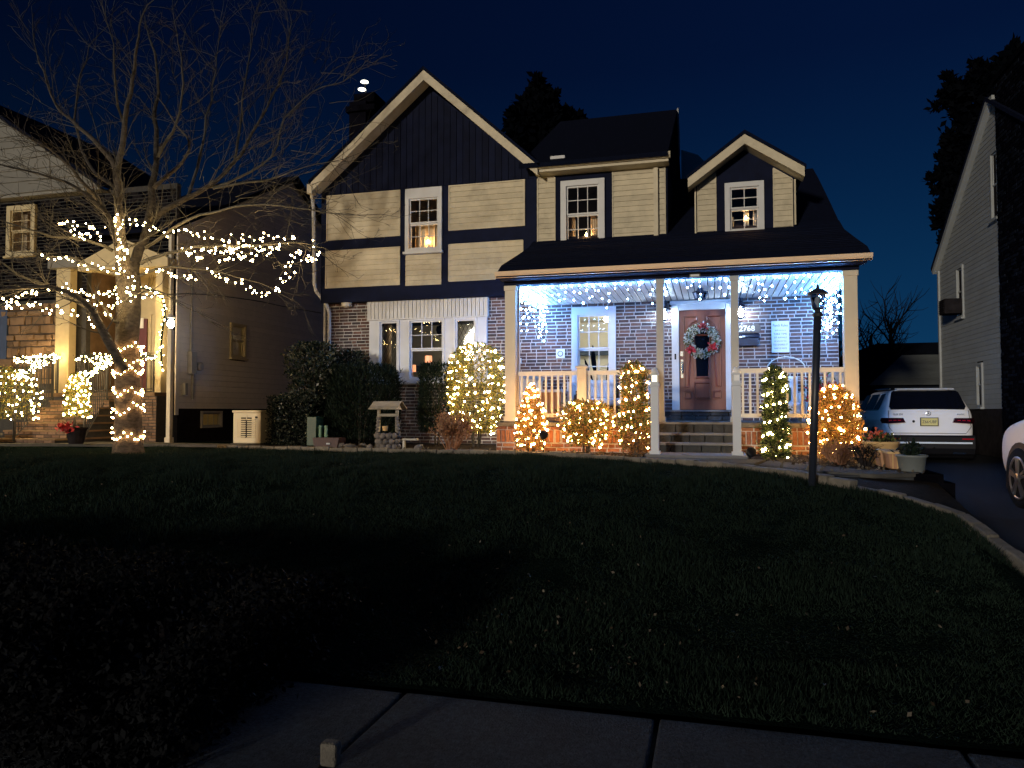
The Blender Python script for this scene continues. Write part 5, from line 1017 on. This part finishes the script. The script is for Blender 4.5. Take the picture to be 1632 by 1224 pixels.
rubble(-18.3, -16.25, 1.5, 3.65, fwl, MY(15.49), M['neigh_stone'])
siding([(-23.5, 6.5), (-14.95, 6.5), (-19.3, 9.25), (-23.5, 6.7)], .30, MY(15.2), M['neigh_light'], N, lap=.04)
b = MB(); b.prism([(-23.5, 6.42), (-14.9, 6.42), (-19.3, 9.22)], lambda x, z: (x, 15.21, z), lambda x, z: (x, 15.5, z)); b.build('gable_wall', M['neigh_light'], N)
b = MB(); b.prism([(-24, 6.25), (-19.3, 9.28), (-14.7, 6.42), (-14.7, 6.5), (-19.3, 9.42), (-24, 6.4)], lambda x, z: (x, 15.0, z), lambda x, z: (x, 20.6, z)); b.build('gable_roof', M['shingle'], N)
b = MB(); b.prism([(15.1, 5.3), (20.65, 8.25), (26.2, 5.3), (26.2, 5.2), (20.65, 8.13), (15.1, 5.2)], lambda y, z: (-15.5, y, z), lambda y, z: (-12.6, y, z)); b.build('side_roof', M['shingle'], N)
MB().box(-18.22, -17.22, 15.1, 15.49, -.1, -.05).build('footing', M['dark_wall'], N)
window(N, -18.2, -17.25, 4.93, 6.28, MY(15.5), M['neigh_cream'], nx=2, nyu=2, nyl=2, fw=.13); room(N, -18.3, -17.1, 15.66, 16.4, 4.8, 6.4, M['curtain']); curtain(N, -18.0, -17.78, 5.0, 6.2, 15.72, M['curtain']); MB().box(-17.75, -17.6, 16.0, 16.1, 5.6, 5.75).build('room_lamp', emit('attic_lamp', (1, .6, .25), 2.2), N)
b = MB().box(-18.5, -18.08, 15.44, 15.49, 2.1, 3.5); b.build('shutter', mat('shutter_blue', (.02, .04, .10), rough=.6), N)
# porch recess
PB = 16.9
b = MB().box(-15.7, -13.0, PB, PB+.1, 1.25, 4.5); b.build('porch_back_wall', M['neigh_cream'], N); MB().box(-15.75, -15.65, 15.64, PB, 1.25, 4.5).build('porch_side_wall', M['neigh_stone'], N); MB().box(-13.1, -12.98, 15.64, PB, 1.25, 4.5).build('porch_side_wall', M['neigh_cream'], N)
MB().box(-15.7, -13.0, 15.64, PB, 4.45, 4.55).build('porch_ceiling', M['neigh_cream'], N); MB().box(-16.3, -12.9, 14.9, PB, 1.16, 1.25).build('porch_floor', M['neigh_stone'], N)
a, c = P(196, 510, Y=PB-.05), P(236, 640, Y=PB-.05)
MB().box(a.x-.05, c.x+.06, PB-.05, PB-.005, 1.26, a.z+.12).build('door_frame', M['neigh_cream'], N); rd = MB().box(a.x+.05, c.x-.05, PB-.09, PB-.055, 1.27, a.z).build('front_door', M['door_red'], N)
s_ = P(224, 515, Y=PB-.1); b = MB().box(s_.x-.16, s_.x+.10, PB-.11, PB-.095, s_.z-.14, s_.z+.14); b.build('door_sign', M['letter'], rd)
for u in (168, 180, 243, 252): p = P(u, 500, Y=PB-.1); MB().box(p.x-.05, p.x+.05, PB-.06, PB-.01, 1.3, 3.4).build('pilaster', M['neigh_cream'], N)
def colm(x0, x1, y0, z0, z1, m='neigh_cream'): o = MB().box(x0, x1, y0, y0+.22, z0, z1).build('porch_column', M[m], N); bevel(o, .01)
colm(-16.22, -15.78, 15.2, 1.25, 4.6); colm(-13.18, -12.98, 15.2, 1.25, 4.4)
b = MB(); b.prism([(-15.5, 4.35), (-12.8, 4.35), (-12.8, 4.55), (-14.15, 5.1), (-15.5, 4.55)], lambda x, z: (x, 15.15, z), lambda x, z: (x, 15.45, z)); b.build('porch_pediment', M['neigh_cream'], N)
MB().box(-16.4, -15.5, 15.1, 15.48, 4.45, 4.7).build('porch_lintel', M['neigh_light'], N)
# brick porch base and steps
bw = MB().box(-15.25, -12.90, 14.98, 15.4, 0, 1.16).build('porch_base', M['mortar_dark'], N); brick_field(-15.25, -12.90, 0, 1.16, MY(14.98), [], BRN, bw, 120, L=.2, H=.058)
for k in range(6):
    y0 = 14.95-k*.30; zt = 1.06-k*.175; xa, xb = -15.75, -13.95
    MB().box(xa, xb, y0-.33, 14.95, zt-.04, zt).build('stair_tread', M['neigh_stone'], N); q = MB().box(xa+.02, xb-.02, y0-.30, 14.95, zt-.175, zt-.04).build('stair_riser', M['mortar_dark'], N); brick_field(xa+.02, xb-.02, zt-.172, zt-.04, MY(y0-.30), [], BRN, q, 30)
def fence_rail(label, a, b_, n, zt=(.85, .85), cat='railing'):
    a, b_ = Vector(a), Vector(b_); t = thing('iron_railing', label, cat, a, 'black iron railings on the neighbour steps'); Z = lambda z: Vector((0, 0, z))
    MB().tube([a+Z(zt[0]), b_+Z(zt[1])], .022, 6).build('handrail', M['black_metal'], t); MB().tube([a+Z(.08), b_+Z(.08)], .013, 5).build('bottom_rail', M['black_metal'], t)
    for i in range(n): f = (i+.5)/n; p = a.lerp(b_, f); MB().tube([p+Z(.08), p+Z(zt[0]*(1-f)+zt[1]*f)], .010, 4).build('baluster', M['black_metal'], t)
    for p, h in ((a, zt[0]), (b_, zt[1])): MB().tube([p, p+Z(h+.05)], .026, 6).build('post', M['black_metal'], t)
    return [(a+Z(zt[0])).lerp(b_+Z(zt[1]), i/14)+Z(.02) for i in range(15)]
def foot(p, z): return Vector((p.x, p.y, z)), p.z-z
RL1, hL1 = foot(P(85, 568, Y=14.9), 1.06); RL0, hL0 = foot(P(24, 606, Y=13.1), .12); RR1, hR1 = foot(P(172, 577, Y=14.9), 1.06); RR0, hR0 = foot(P(136, 603, Y=13.3), .12)
r1_ = fence_rail('black iron railing climbing beside the left edge of the neighbour steps', RL0, RL1, 14, (hL0, hL1))
r2_ = fence_rail('black iron railing at the right side of the neighbour steps', RR0, RR1, 12, (hR0, hR1))
r3_ = fence_rail('black iron railing across the front of the neighbour porch', (-15.25, 14.98, 1.25), (-13.0, 14.98, 1.25), 17)
r4_ = fence_rail('short black iron railing from the stone wall to the porch column', (-17.2, 15.0, 1.25), (-15.9, 15.0, 1.25), 11)
def garland(label, pts_, m=E_CREAM):
    q = smooth(pts_, 3); out = []
    for p in q+q: out.append(p+Vector((random.gauss(0, .045), random.gauss(0, .045), random.gauss(.0, .05))))
    t = lights('garland', label, out, m, pts_[0], 'leaf_dark', .017, [q], 'lit garlands on the neighbour railings', .035); lp = [p+Vector([random.gauss(0, .045) for _ in range(3)]) for p in q for _ in range(22)]; leaves(lp, .05, M['leaf_dark'], 'foliage', t); return t
garland('green garland with cream lights along the left neighbour stair rail', r1_); garland('green garland with cream lights on the right neighbour stair rail', r2_); garland('green garland with cream lights along the neighbour porch front rail', r3_); garland('green garland with cream lights on the short neighbour porch rail', r4_)
q = [P(u, v, Y=15.1) for u, v in ((168, 470), (190, 462), (215, 458), (240, 462), (258, 475), (262, 500), (258, 530), (256, 560), (258, 585))]; q = smooth(q, 6)
lights('garland', 'cream lit garland framing the neighbour porch opening', [p+Vector((random.gauss(0, .035), random.gauss(0, .03), random.gauss(0, .035))) for p in q], E_CREAM, q[0], 'leaf_dark', .017, [q], 'lit garlands on the neighbour railings', .03)
q = smooth([P(u, v, Y=14.0) for u, v in ((160, 610), (140, 640), (150, 600), (128, 625))], 3)
def lit_bush(label, u0, u1, vt, vb, Y, prof, n, nl, g, m=E_CREAM, grp='lit shrubs beside the neighbour steps'):
    t, c, rx, ry, z0, z1 = bush('lit_bush', label, u0, u1, vt, vb, Y, prof, [M['leaf_olive'], M['leaf_green']], nl, .06, ground=g, group=grp, lump=.1)
    lights('fairy_lights', label.replace('shrub', 'shrub, its dense cream lights'), spiral(c, rx, ry, z0, z1, prof, n, 8, 1.03, .04), m, (c[0], c[1], z0), r=.0165)
lit_bush('large brightly lit shrub at the left edge of the picture', -90, 34, 582, 668, 13.0, [(0, .9), (.5, 1), (.85, .8), (1, .4)], 200, 4500, .1)
lit_bush('slim lit column shrub in the red-bowed pot', 108, 138, 596, 664, 12.9, [(0, 1), (.6, .85), (1, .35)], 95, 2200, .28)
a = P(122, 672, Y=12.9); t = thing('bow_pot', 'dark pot tied with a red bow below the slim lit shrub', 'planter', (a.x, 12.9, .1)); b = MB(); b.lathe([(.14, 0), (.20, .30), (.22, .31), (.22, .35), (.18, .35)], (a.x, 12.9, .1), 14); b.build('pot', M['dark_wall'], t); leaves([(a.x-.05+random.gauss(0, .09), 12.66+random.gauss(0, .03), .46+random.gauss(0, .03)) for _ in range(120)], .10, M['red'], 'bow', t, up=0, kindtag=False)
rw = thing('garden_wall', 'low dark brick garden wall with a pale cap before the neighbour steps', 'wall', (-19, 12.6, .0)); b0 = MB().box(-26, -15.2, 12.62, 12.85, 0, .26).build('wall_body', M['mortar_dark'], rw); brick_field(-21, -15.2, 0, .25, MY(12.62), [], [M['right_brick'], M['dark_wall']], b0, 90); MB().box(-26, -15.15, 12.57, 12.9, .26, .31).build('cap', M['edging'], rw)
a = P(272, 515, Y=14.3)
t = thing('porch_lamp', 'very bright lamp on a slim cream post at the corner of the neighbour house', 'lamp', (a.x, 14.3, .08))
b = MB(); b.box(a.x-.05, a.x+.05, 14.26, 14.36, .08, a.z-.16); b.box(a.x-.07, a.x+.07, 14.24, 14.38, .08, .2); bevel(b.build('post', M['cream'], t), .006)
b = MB(); b.lathe([(.02, .22), (.10, .14), (.11, .12)], a, 8); b.lathe([(.07, -.12), (.03, -.16)], a, 8); b.build('lantern_cage', M['cream'], t); b = MB(); b.lathe([(.105, .12), (.075, -.12)], a, 8); b.build('lamp_glass', M['lamp_glass'], t); b = MB(); b.lathe([(.01, .10), (.06, .06), (.085, -.02), (.06, -.085), (.001, -.11)], a, 12); b.build('bulb', E_LAMP, t, True)
MB().box(-12.97, -12.89, 15.38, 15.48, 0.05, 5.2).build('downspout', M['cream'], N)
# overhead service wire
t = thing('service_cable', 'thin dark cable sagging in front of the neighbour wall', 'cable', P(300, 470, D=19)); MB().tube(smooth([P(180, 476, D=17), P(300, 468, D=18), P(400, 478, D=19), P(450, 488, D=19.5), P(512, 499, D=20)]), .015, 5).build('cable', M['black_metal'], t)

# ------------------------------------------------------------ neighbour's house on the right
Rr = thing('right_house', 'right neighbour house with grey clapboard gable wall and dark brick front', 'house', (8, 20, -.3))
gpR = [(19.3, -.3), (24.15, -.3), (24.15, 4.95), (19.75, 8.0), (19.3, 8.0)]
hR = [(22.0, 22.55, 3.3, 4.7), (19.35, 19.85, 5.3, 6.95), (20.7, 21.15, .9, 2.0)]
siding([(19.3, .85), (24.15, .85), (24.15, 4.95), (19.75, 8.0), (19.3, 8.0)], .12, MXN(6.5), M['right_siding'], Rr, lap=.014, holes=hR)
b = MB(); b.prism(gpR, lambda y, z: (6.51, y, z), lambda y, z: (6.7, y, z)); b.build('gable_wall', M['dark_wall'], Rr)
window(Rr, *hR[0], MXN(6.5), M['right_siding'], nx=1, nyu=1, nyl=1, fw=.07, gl=M['glass_dark']); window(Rr, *hR[1], MXN(6.5), M['right_siding'], nx=1, nyu=1, nyl=1, fw=.07, gl=M['glass_dark']); window(Rr, *hR[2], MXN(6.5), M['right_siding'], nx=1, nyu=1, nyl=1, fw=.07, gl=M['glass_dark'])
b = MB(); b.prism([(24.3, 4.85), (19.65, 8.05), (19.3, 8.05), (19.3, 8.15), (19.7, 8.17), (24.4, 4.95)], lambda y, z: (6.35, y, z), lambda y, z: (6.52, y, z)); b.build('rake_board', M['right_siding'], Rr); b = MB(); b.prism([(24.4, 4.95), (19.7, 8.17), (16, 5.9), (16, 6.0), (19.7, 8.27), (24.45, 5.05)], lambda y, z: (6.34, y, z), lambda y, z: (14, y, z)); b.build('roof', M['shingle'], Rr)
MB().box(6.44, 6.49, 24.1, 24.2, -.3, 4.9).build('corner_board', M['right_siding'], Rr)
ac = thing('air_conditioner', 'window air conditioner sticking out of the right neighbour wall', 'air conditioner', (6.2, 22.3, 3.35)); bevel(MB().box(6.02, 6.44, 22.0, 22.5, 3.40, 3.80).build('housing', M['dark_wall'], ac), .01)
for i in range(6): MB().box(6.005, 6.018, 22.04, 22.46, 3.44+i*.055, 3.47+i*.055).build('louvre', M['dark_wall'], ac)
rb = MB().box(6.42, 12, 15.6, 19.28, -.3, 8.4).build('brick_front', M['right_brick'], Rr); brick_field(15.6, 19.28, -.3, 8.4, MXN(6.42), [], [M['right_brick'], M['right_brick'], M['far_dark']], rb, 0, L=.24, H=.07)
MB().box(6.36, 12.06, 15.54, 19.34, 8.4, 8.52).build('parapet_cap', M['right_brick'], Rr)
# garage and far houses
G = thing('garage', 'low garage with a pale tiled roof slope beyond the parked car', 'garage', (6.3, 27, -.3)); MB().box(4.95, 8.6, 26, 30, -.3, 1.7).build('wall', M['far_dark'], G)
for k in range(9):
    z0 = 1.62+k*.12; y0 = 25.7+k*.24; xl, xr = 4.85+k*.16, 8.7; b = MB(); b.prism([(xl, z0), (xr, z0), (xr, z0+.13), (xl+.16, z0+.13)], lambda x, z: (x, y0+(z-z0)*2, z), lambda x, z: (x, y0+.03+(z-z0)*2, z)); b.build('roof_course', M['far_roof'], G)
b = MB(); b.prism([(4.85, 1.62), (8.7, 1.62), (8.7, 2.7), (6.3, 2.7)], lambda x, z: (x, 25.78+(z-1.62)*2, z), lambda x, z: (x, 30, z)); b.build('roof', M['far_dark'], G)
H2 = thing('far_house', 'dark hip-roofed house far behind the driveway', 'house', (9, 40, 0)); b = MB(); b.box(4.5, 15, 38, 46, -.3, 2.75); b.build('wall', M['far_dark'], H2); b = MB(); b.v = [(4.2, 37.6, 2.7), (15.3, 37.6, 2.7), (15.3, 46.4, 2.7), (4.2, 46.4, 2.7), (8.3, 42, 4.3), (11.5, 42, 4.3)]; b.f = [(0, 1, 5, 4), (1, 2, 5), (2, 3, 4, 5), (3, 0, 4), (0, 3, 2, 1)]; b.m = [0]*5; b.build('roof', M['far_dark'], H2)
b = MB(); b.box(-40, 2, 46, 47, -1, 3.0); 
t = thing('lattice_fence', 'short white lattice fence behind the back left of the parked car', 'fence', (4.3, 25, -.3)); MB().box(3.6, 4.9, 25, 25.06, 1.05, 1.12).build('top_rail', M['trim_cool'], t)
for i in range(9): x = 3.6+i*.16; MB().tube([(x, 25.03, .4), (x+.55, 25.03, 1.05)], .012, 4).build('lattice_slat', M['trim_cool'], t); MB().tube([(x, 25.05, 1.05), (x+.55, 25.05, .4)], .012, 4).build('lattice_slat', M['trim_cool'], t)
# far trees
def far_tree(name, label, blobs, D, n, size, trunk, grp='trees behind the houses', m='leaf_black'):
    pts = []; c0 = P(*trunk, D=D); t = thing(name, label, 'tree', (c0.x, c0.y, -.5), grp)
    tot = sum(b_[2]*b_[3] for b_ in blobs)
    for (u, v, ru, rv) in blobs:
        c = P(u, v, D=D); k = D/FOC; m_ = int(n*ru*rv/tot); centres = []
        for _ in range(max(6, int(ru*rv/28))):
            an = random.uniform(0, 6.28); q = math.sqrt(random.random()); centres.append((c+RGT*ru*k*q*math.cos(an)+Vector((0, 0, rv*k*q*math.sin(an)))+FWD*random.gauss(0, ru*k*.5), random.uniform(5, 9)*k))
        for _ in range(m_):
            cc, rr_ = random.choice(centres); pts.append(cc+Vector([random.gauss(0, rr_*.5) for _ in range(3)]))
    leaves(pts, size, M[m], 'crown', t, up=.3, aspect=1.7); MB().tube([Vector((c0.x, c0.y, -.5)), Vector((c0.x, c0.y, c0.z))], [.35, .12], 8).build('trunk', M['leaf_black'], t)
far_tree('fir_tree', 'dark fir rising behind the roof between gable and chimney ridge', [(855, 140, 13, 12), (850, 170, 22, 18), (835, 195, 34, 16), (870, 200, 40, 22), (905, 190, 18, 12), (850, 225, 50, 20), (835, 165, 10, 8), (880, 160, 16, 10)], 30, 9000, .34, (860, 230))
far_tree('broadleaf_tree', 'tall dark tree standing behind the right neighbour gable', [(1548, 130, 34, 22), (1520, 165, 24, 18), (1585, 180, 40, 30), (1540, 230, 34, 36), (1520, 290, 26, 26), (1515, 340, 22, 22), (1560, 310, 40, 50), (1600, 120, 40, 40), (1530, 380, 22, 30)], 33, 15000, .36, (1560, 380))
far_tree('dark_oak', 'dark crown rising above the brick front at the right edge', [(1640, 110, 40, 36), (1650, 180, 50, 40)], 22, 4000, .3, (1690, 250))
def bare(name, label, u, vb, vt, D, nb, sp):
    c = P(u, vb, D=D); top = P(u, vt, D=D); t = thing(name, label, 'tree', (c.x, c.y, -.3), 'bare trees beyond the driveway'); base = Vector((c.x, c.y, -.3)); h = top.z-base.z; MB().tube([base, Vector((c.x, c.y, base.z+h*.5)), Vector((c.x+.1, c.y, base.z+h*.75))], [.14, .09, .05], 6).build('trunk', M['far_dark'], t)
    b = MB()
    for i in range(nb):
        z = base.z+h*random.uniform(.3, .72); an = random.uniform(0, 6.28); L = sp*random.uniform(.5, 1); d = Vector((math.cos(an), math.sin(an), random.uniform(.7, 2.2))).normalized(); p = Vector((c.x, c.y, z)); q = [p]
        for k in range(6): d = (d+Vector([random.gauss(0, .14) for _ in range(3)])).normalized(); q.append(q[-1]+d*L/6)
        b.tube(q, [.045*(1-k/7.5) for k in range(7)], 4, cap=False)
        for k in range(1, 6):
            for _ in range(2):
                d2 = (d+Vector([random.gauss(0, .6) for _ in range(3)])).normalized(); e = q[k]+d2*L*.3; b.tube([q[k], e, e+(d2+Vector((0, 0, .4)))*L*.12], [.02, .012, .006], 3, cap=False)
    tag(b.build('branches', M['far_dark'], t), kind='stuff')
bare('bare_tree', 'leafless tree standing against the sky right of the porch', 1418, 600, 452, 32, 16, 2.6); bare('bare_tree', 'smaller leafless tree low beside the porch end column', 1385, 600, 480, 30, 12, 1.9); bare('bare_tree', 'thin leafless sapling seen through the right end of the porch', 1334, 600, 490, 27, 10, 1.5)

# ------------------------------------------------------------ cars
def suv(label, x, y, z, L=4.63, plate=None, badge=False):
    """built along +Y from its tail at y; body, glass, lamps, wheels, bumper, plate"""
    t = thing('suv', label, 'car', (x, y+L/2, z), 'white cars parked on the driveway')
    Hs = [.22, .38, .58, .80, .98, 1.10, 1.22, 1.42, 1.55, 1.62, 1.645]; 
    def hw(h, roofk=1): return float(np.interp(h, [.2, .38, .6, .9, 1.05, 1.15, 1.55, 1.62, 1.65], [.80, .875, .905, .915, .905, .885, .70, .60, 0]))
    def yr(h): return float(np.interp(h, [.2, .35, .55, .75, .95, 1.1, 1.2, 1.45, 1.6, 1.65], [.08, .01, 0, .02, .05, .09, .16, .30, .40, .52]))
    def yf(h): return L-float(np.interp(h, [.2, .35, .6, .85, 1.0, 1.1, 1.3, 1.6, 1.65], [.12, .02, 0, .06, .25, 1.15, 1.55, 2.1, 2.4]))
    def hood(yy): return float(np.interp(yy/L, [0, .62, .72, .80, .95, 1], [9, 9, 1.14, 1.05, .98, .80]))
    b = MB(); NY = 26; rows = []
    for j in range(NY+1):
        f = j/NY; row = []
        for h in Hs:
            y0, y1 = yr(h), yf(h); yy = y0+(y1-y0)*f; w = hw(h); ek = min(1, min(f, 1-f)/.09); w *= .93+.07*math.sin(ek*math.pi/2); row.append((w, yy, h))
        rows.append(row)
    nH = len(Hs)
    for row in rows:
        for (w, yy, h) in row: b.v.append((x-w, y+yy, z+h))
        for (w, yy, h) in row: b.v.append((x+w, y+yy, z+h))
    st = 2*nH
    for j in range(NY):
        for i in range(nH-1):
            a = j*st+i; b.f.append((a, a+1, a+st+1, a+st)); c = j*st+nH+i; b.f.append((c, c+st, c+st+1, c+1))
    for i in range(nH-1):
        b.f.append((i, nH+i, nH+i+1, i+1)); a = NY*st; b.f.append((a+i, a+i+1, a+nH+i+1, a+nH+i))
    for j in range(NY): a = j*st; b.f.append((a, a+st, a+st+nH, a+nH)); b.f.append((a+nH-1, a+2*nH-1, a+st+2*nH-1, a+st+nH-1))
    b.m = [0]*len(b.f); o = b.build('body', M['car_white'], t, True); sm = o.modifiers.new('smooth', 'SUBSURF'); sm.levels = sm.render_levels = 2
    def rp(sx_, h, off=.012, k=1.0): return (x+sx_*hw(h)*.90*k, y+yr(h)-off, z+h)
    def rear_patch(name, m, x0, x1, h0, h1, off=.012, n=4, wrap=False):
        q = MB()
        for i in range(n):
            ha, hb = h0+(h1-h0)*i/n, h0+(h1-h0)*(i+1)/n; q.face([(x+x0, y+yr(ha)-off, z+ha), (x+x1, y+yr(ha)-off, z+ha), (x+x1, y+yr(hb)-off, z+hb), (x+x0, y+yr(hb)-off, z+hb)])
        o = q.build(name, m, t); s = o.modifiers.new('solid', 'SOLIDIFY'); s.thickness = .03; s.offset = -1; return o
    # rear window with rounded lower corners
    q = MB(); pts = [(-.72, 1.185), (.72, 1.185), (.75, 1.25), (.665, 1.55), (.62, 1.585), (-.62, 1.585), (-.665, 1.55), (-.75, 1.25)]; q.face([(x+a, y+yr(h)-.014, z+h) for a, h in pts]); s = q.build('rear_window', M['glass_dark'], t).modifiers.new('solid', 'SOLIDIFY'); s.thickness = .03; s.offset = -1
    q = MB(); q.prism([(.25, 1.605), (.30, 1.635), (.50, 1.65), (.50, 1.62)], lambda yy, h: (x-.56, y+yy, z+h), lambda yy, h: (x+.56, y+yy, z+h)); q.build('spoiler', M['car_white'], t)
    for s_ in (-1, 1):
        q = MB(); y_ = y
        def ty(a, h, o): return y+yr(h)+o+max(0, abs(a)-.77)*1.25
        q = MB()
        for pr in ([(.46, .89), (.77, .87), (.77, .99), (.50, .99)], [(.77, .87), (.90, .87), (.925, .93), (.905, .99), (.77, .99)]):
            q.prism([(s_*a, c) for a, c in pr], lambda a, h: (x+a, ty(a, h, -.02), z+h), lambda a, h: (x+a*.99, ty(a, h, .05), z+h))
        q.build('tail_light', M['lamp_dark'], t)
        for k in range(3): qq = MB().box(x+s_*(.58+k*.09)-.03, x+s_*(.58+k*.09)+.03, y+yr(.93)-.018, y+yr(.93)-.010, z+.915, z+.945); qq.build('light_segment', M['lamp_red'], t)
        q = MB().tube([(x+s_*.60, y+.75, z+1.64), (x+s_*.61, y+2.3, z+1.66)], .016, 6); q.build('roof_rail', M['chrome'], t)
        # side glass and doors
        def sp(yy, h, off=.008): return (x+s_*(hw(h)+off), y+yy, z+h)
        for (a0, a1, c0, c1) in ((.55, 1.15, .62, 1.0), (1.20, 2.15, 1.05, 2.05), (2.20, 3.05, 2.10, 2.70)):
            q = MB(); n = 3; lo, hi = 1.17, 1.53
            for i in range(n):
                f0, f1 = i/n, (i+1)/n; ha, hb = lo+(hi-lo)*f0, lo+(hi-lo)*f1; q.face([sp(a0+(c0-a0)*f0 if c0 > a0 else a0, ha), sp(a1+(c1-a1)*f0, ha), sp(a1+(c1-a1)*f1, hb), sp(a0+(c0-a0)*f1 if c0 > a0 else a0, hb)])
            q.build('side_window', M['side_glass'], t)
        q = MB(); q.tube([sp(.55, 1.16, .012), sp(1.6, 1.155, .012), sp(3.1, 1.15, .012)], .008, 4); q.build('window_trim', M['chrome'], t)
        q = MB().box(x+s_*.86-.05, x+s_*.86+.05, y+1.25, y+3.25, z+.20, z+.33); q.build('side_sill', M['plastic_black'], t)
        q = MB(); q.lathe([(.03, -.09), (.10, -.06), (.12, 0), (.10, .06), (.03, .09)], (x+s_*1.02, y+2.95, z+1.20), 10, sx=1, sy=.7); q.build('side_mirror', M['car_white'], t, True)
        for yy in (1.75, 2.65): qq = MB().box(x+s_*.925-.01, x+s_*.925+.01, y+yy, y+yy+.16, z+.98, z+1.0); qq.build('door_handle', M['chrome'], t)
        for (wy) in (.92, L-.88):
            q = MB(); pts = [(.42*math.cos(a*math.pi/12), .36+.42*math.sin(a*math.pi/12)) for a in range(13)]; pts = [(.42, .20)]+pts+[(-.42, .20)]
            q.prism(pts, lambda a, h: (x+s_*.932, y+wy+a, z+h), lambda a, h: (x+s_*.70, y+wy+a, z+h)); q.build('wheel_arch', M['plastic_black'], t)
            tp = MB(); R = .36; prf = [(.245, -.10), (.33, -.115), (.355, -.09), (.36, 0), (.355, .09), (.33, .115), (.245, .10)]; tp.lathe(prf, sides=28); w = inst('tyre', tp.mesh('tyre', M['rubber'], True), t, (x+s_*.845, y+wy, z+.36), (0, math.pi/2, 0)); WM[w.name] = w.matrix_basis.copy()
            q = MB(); q.lathe([(.255, .085), (.255, .112), (.235, .115), (.225, .07), (.05, .06), (.001, .055)], sides=28); q2 = q.mesh('rim', M['rim'], True); r_ = inst('rim', q2, w, (x+s_*.845, y+wy, z+.36), (0, s_*math.pi/2, 0))
            q = MB()
            for k in range(5):
                for dk in (-.13, .13):
                    a0 = k*2*math.pi/5; a1 = a0+dk; q.prism([(.05, -.016), (.235, -.014), (.235, .014), (.05, .016)], lambda a, c: (a*math.cos(a1)-c*math.sin(a1)+.0, a*math.sin(a1)+c*math.cos(a1), .118), lambda a, c: (a*math.cos(a1)-c*math.sin(a1), a*math.sin(a1)+c*math.cos(a1), .085))
            q.lathe([(.06, .08), (.06, .122), (.04, .126), (.001, .127)], sides=12); inst('spokes', q.mesh('spokes', M['rim']), w, (x+s_*.845, y+wy, z+.36), (0, s_*math.pi/2, 0))
    q = MB(); q.prism([(.16, .12), (.02, .22), (-.03, .34), (-.03, .58), (-.01, .62), (.10, .62), (.10, .16)], lambda yy, h: (x-.86, y+yy, z+h), lambda yy, h: (x+.86, y+yy, z+h)); bevel(q.build('rear_bumper', M['plastic_black'], t), .02)
    MB().box(x-.80, x+.80, y-.05, y-.02, z+.44, z+.475).build('bumper_strip', M['sign'], t)  # chrome strip; its bright reflection is painted in as a pale colour
    for s_ in (-1, 1): MB().box(x+s_*.55-.12, x+s_*.55+.12, y-.045, y-.02, z+.22, z+.26).build('exhaust_trim', M['chrome'], t); MB().box(x+s_*.72-.11, x+s_*.72+.11, y-.045, y-.02, z+.53, z+.555).build('reflector', M['lamp_red'], t)
    q = MB(); q.tube([(x-.78, y+yr(1.14)-.006, z+1.15), (x-.80, y+yr(.8)-.006, z+.80), (x-.70, y+yr(.66)-.006, z+.66), (x+.70, y+yr(.66)-.006, z+.66), (x+.80, y+yr(.8)-.006, z+.80), (x+.78, y+yr(1.14)-.006, z+1.15)], .005, 4); q.build('tailgate_seam', M['plastic_black'], t)
    if plate:
        pb = MB().box(x-.16, x+.16, y-.004, y+.03, z+.83, z+.985).build('number_plate', M['plate'], t); q = MB(); q.box(x-.175, x+.175, y-.002, y+.03, z+.815, z+1.0); q.build('plate_frame', M['plastic_black'], t); text('plate_letters', plate, .092, (x, y-.006, z+.905), (math.pi/2, 0, 0), M['ink'], pb, .001, sc=(.82, 1, 1))
        MB().lathe([(.03, 0), (.001, .001)], (0, 0, 0), 12); q = MB(); q.lathe([(.028, 0), (.028, .008), (.001, .01)], sides=12); inst('washer_cap', q.mesh('washer_cap', M['plastic_black']), t, (x-.30, y+yr(.92)-.004, z+.915), (math.pi/2, 0, 0))
    if badge:
        q = MB(); c = Vector((x, y+yr(1.08)-.016, z+1.085)); q.tube([c+Vector((.045*math.cos(a*math.pi/8), 0, .045*math.sin(a*math.pi/8))) for a in range(17)], .005, 4)
        for a in (90, 210, 330): q.tube([c, c+Vector((.043*math.cos(math.radians(a)), 0, .043*math.sin(math.radians(a))))], [.008, .002], 4)
        q.build('emblem', M['chrome'], t); text('badge', 'GLB 250', .055, (x-.60, y+yr(1.06)-.012, z+1.065), (math.pi/2-.2, 0, 0), M['ink'], t, .002); text('badge', '4MATIC', .042, (x+.62, y+yr(1.06)-.012, z+1.065), (math.pi/2-.2, 0, 0), M['ink'], t, .002)
    return t
suv('white SUV seen from behind with a yellow number plate, beyond the plant pots', 4.52, 17.75, -.34, plate='Z66\u2022UBF', badge=True)
suv('white SUV cut off by the right edge, showing its front wheel', 4.42, 6.25, -.35)
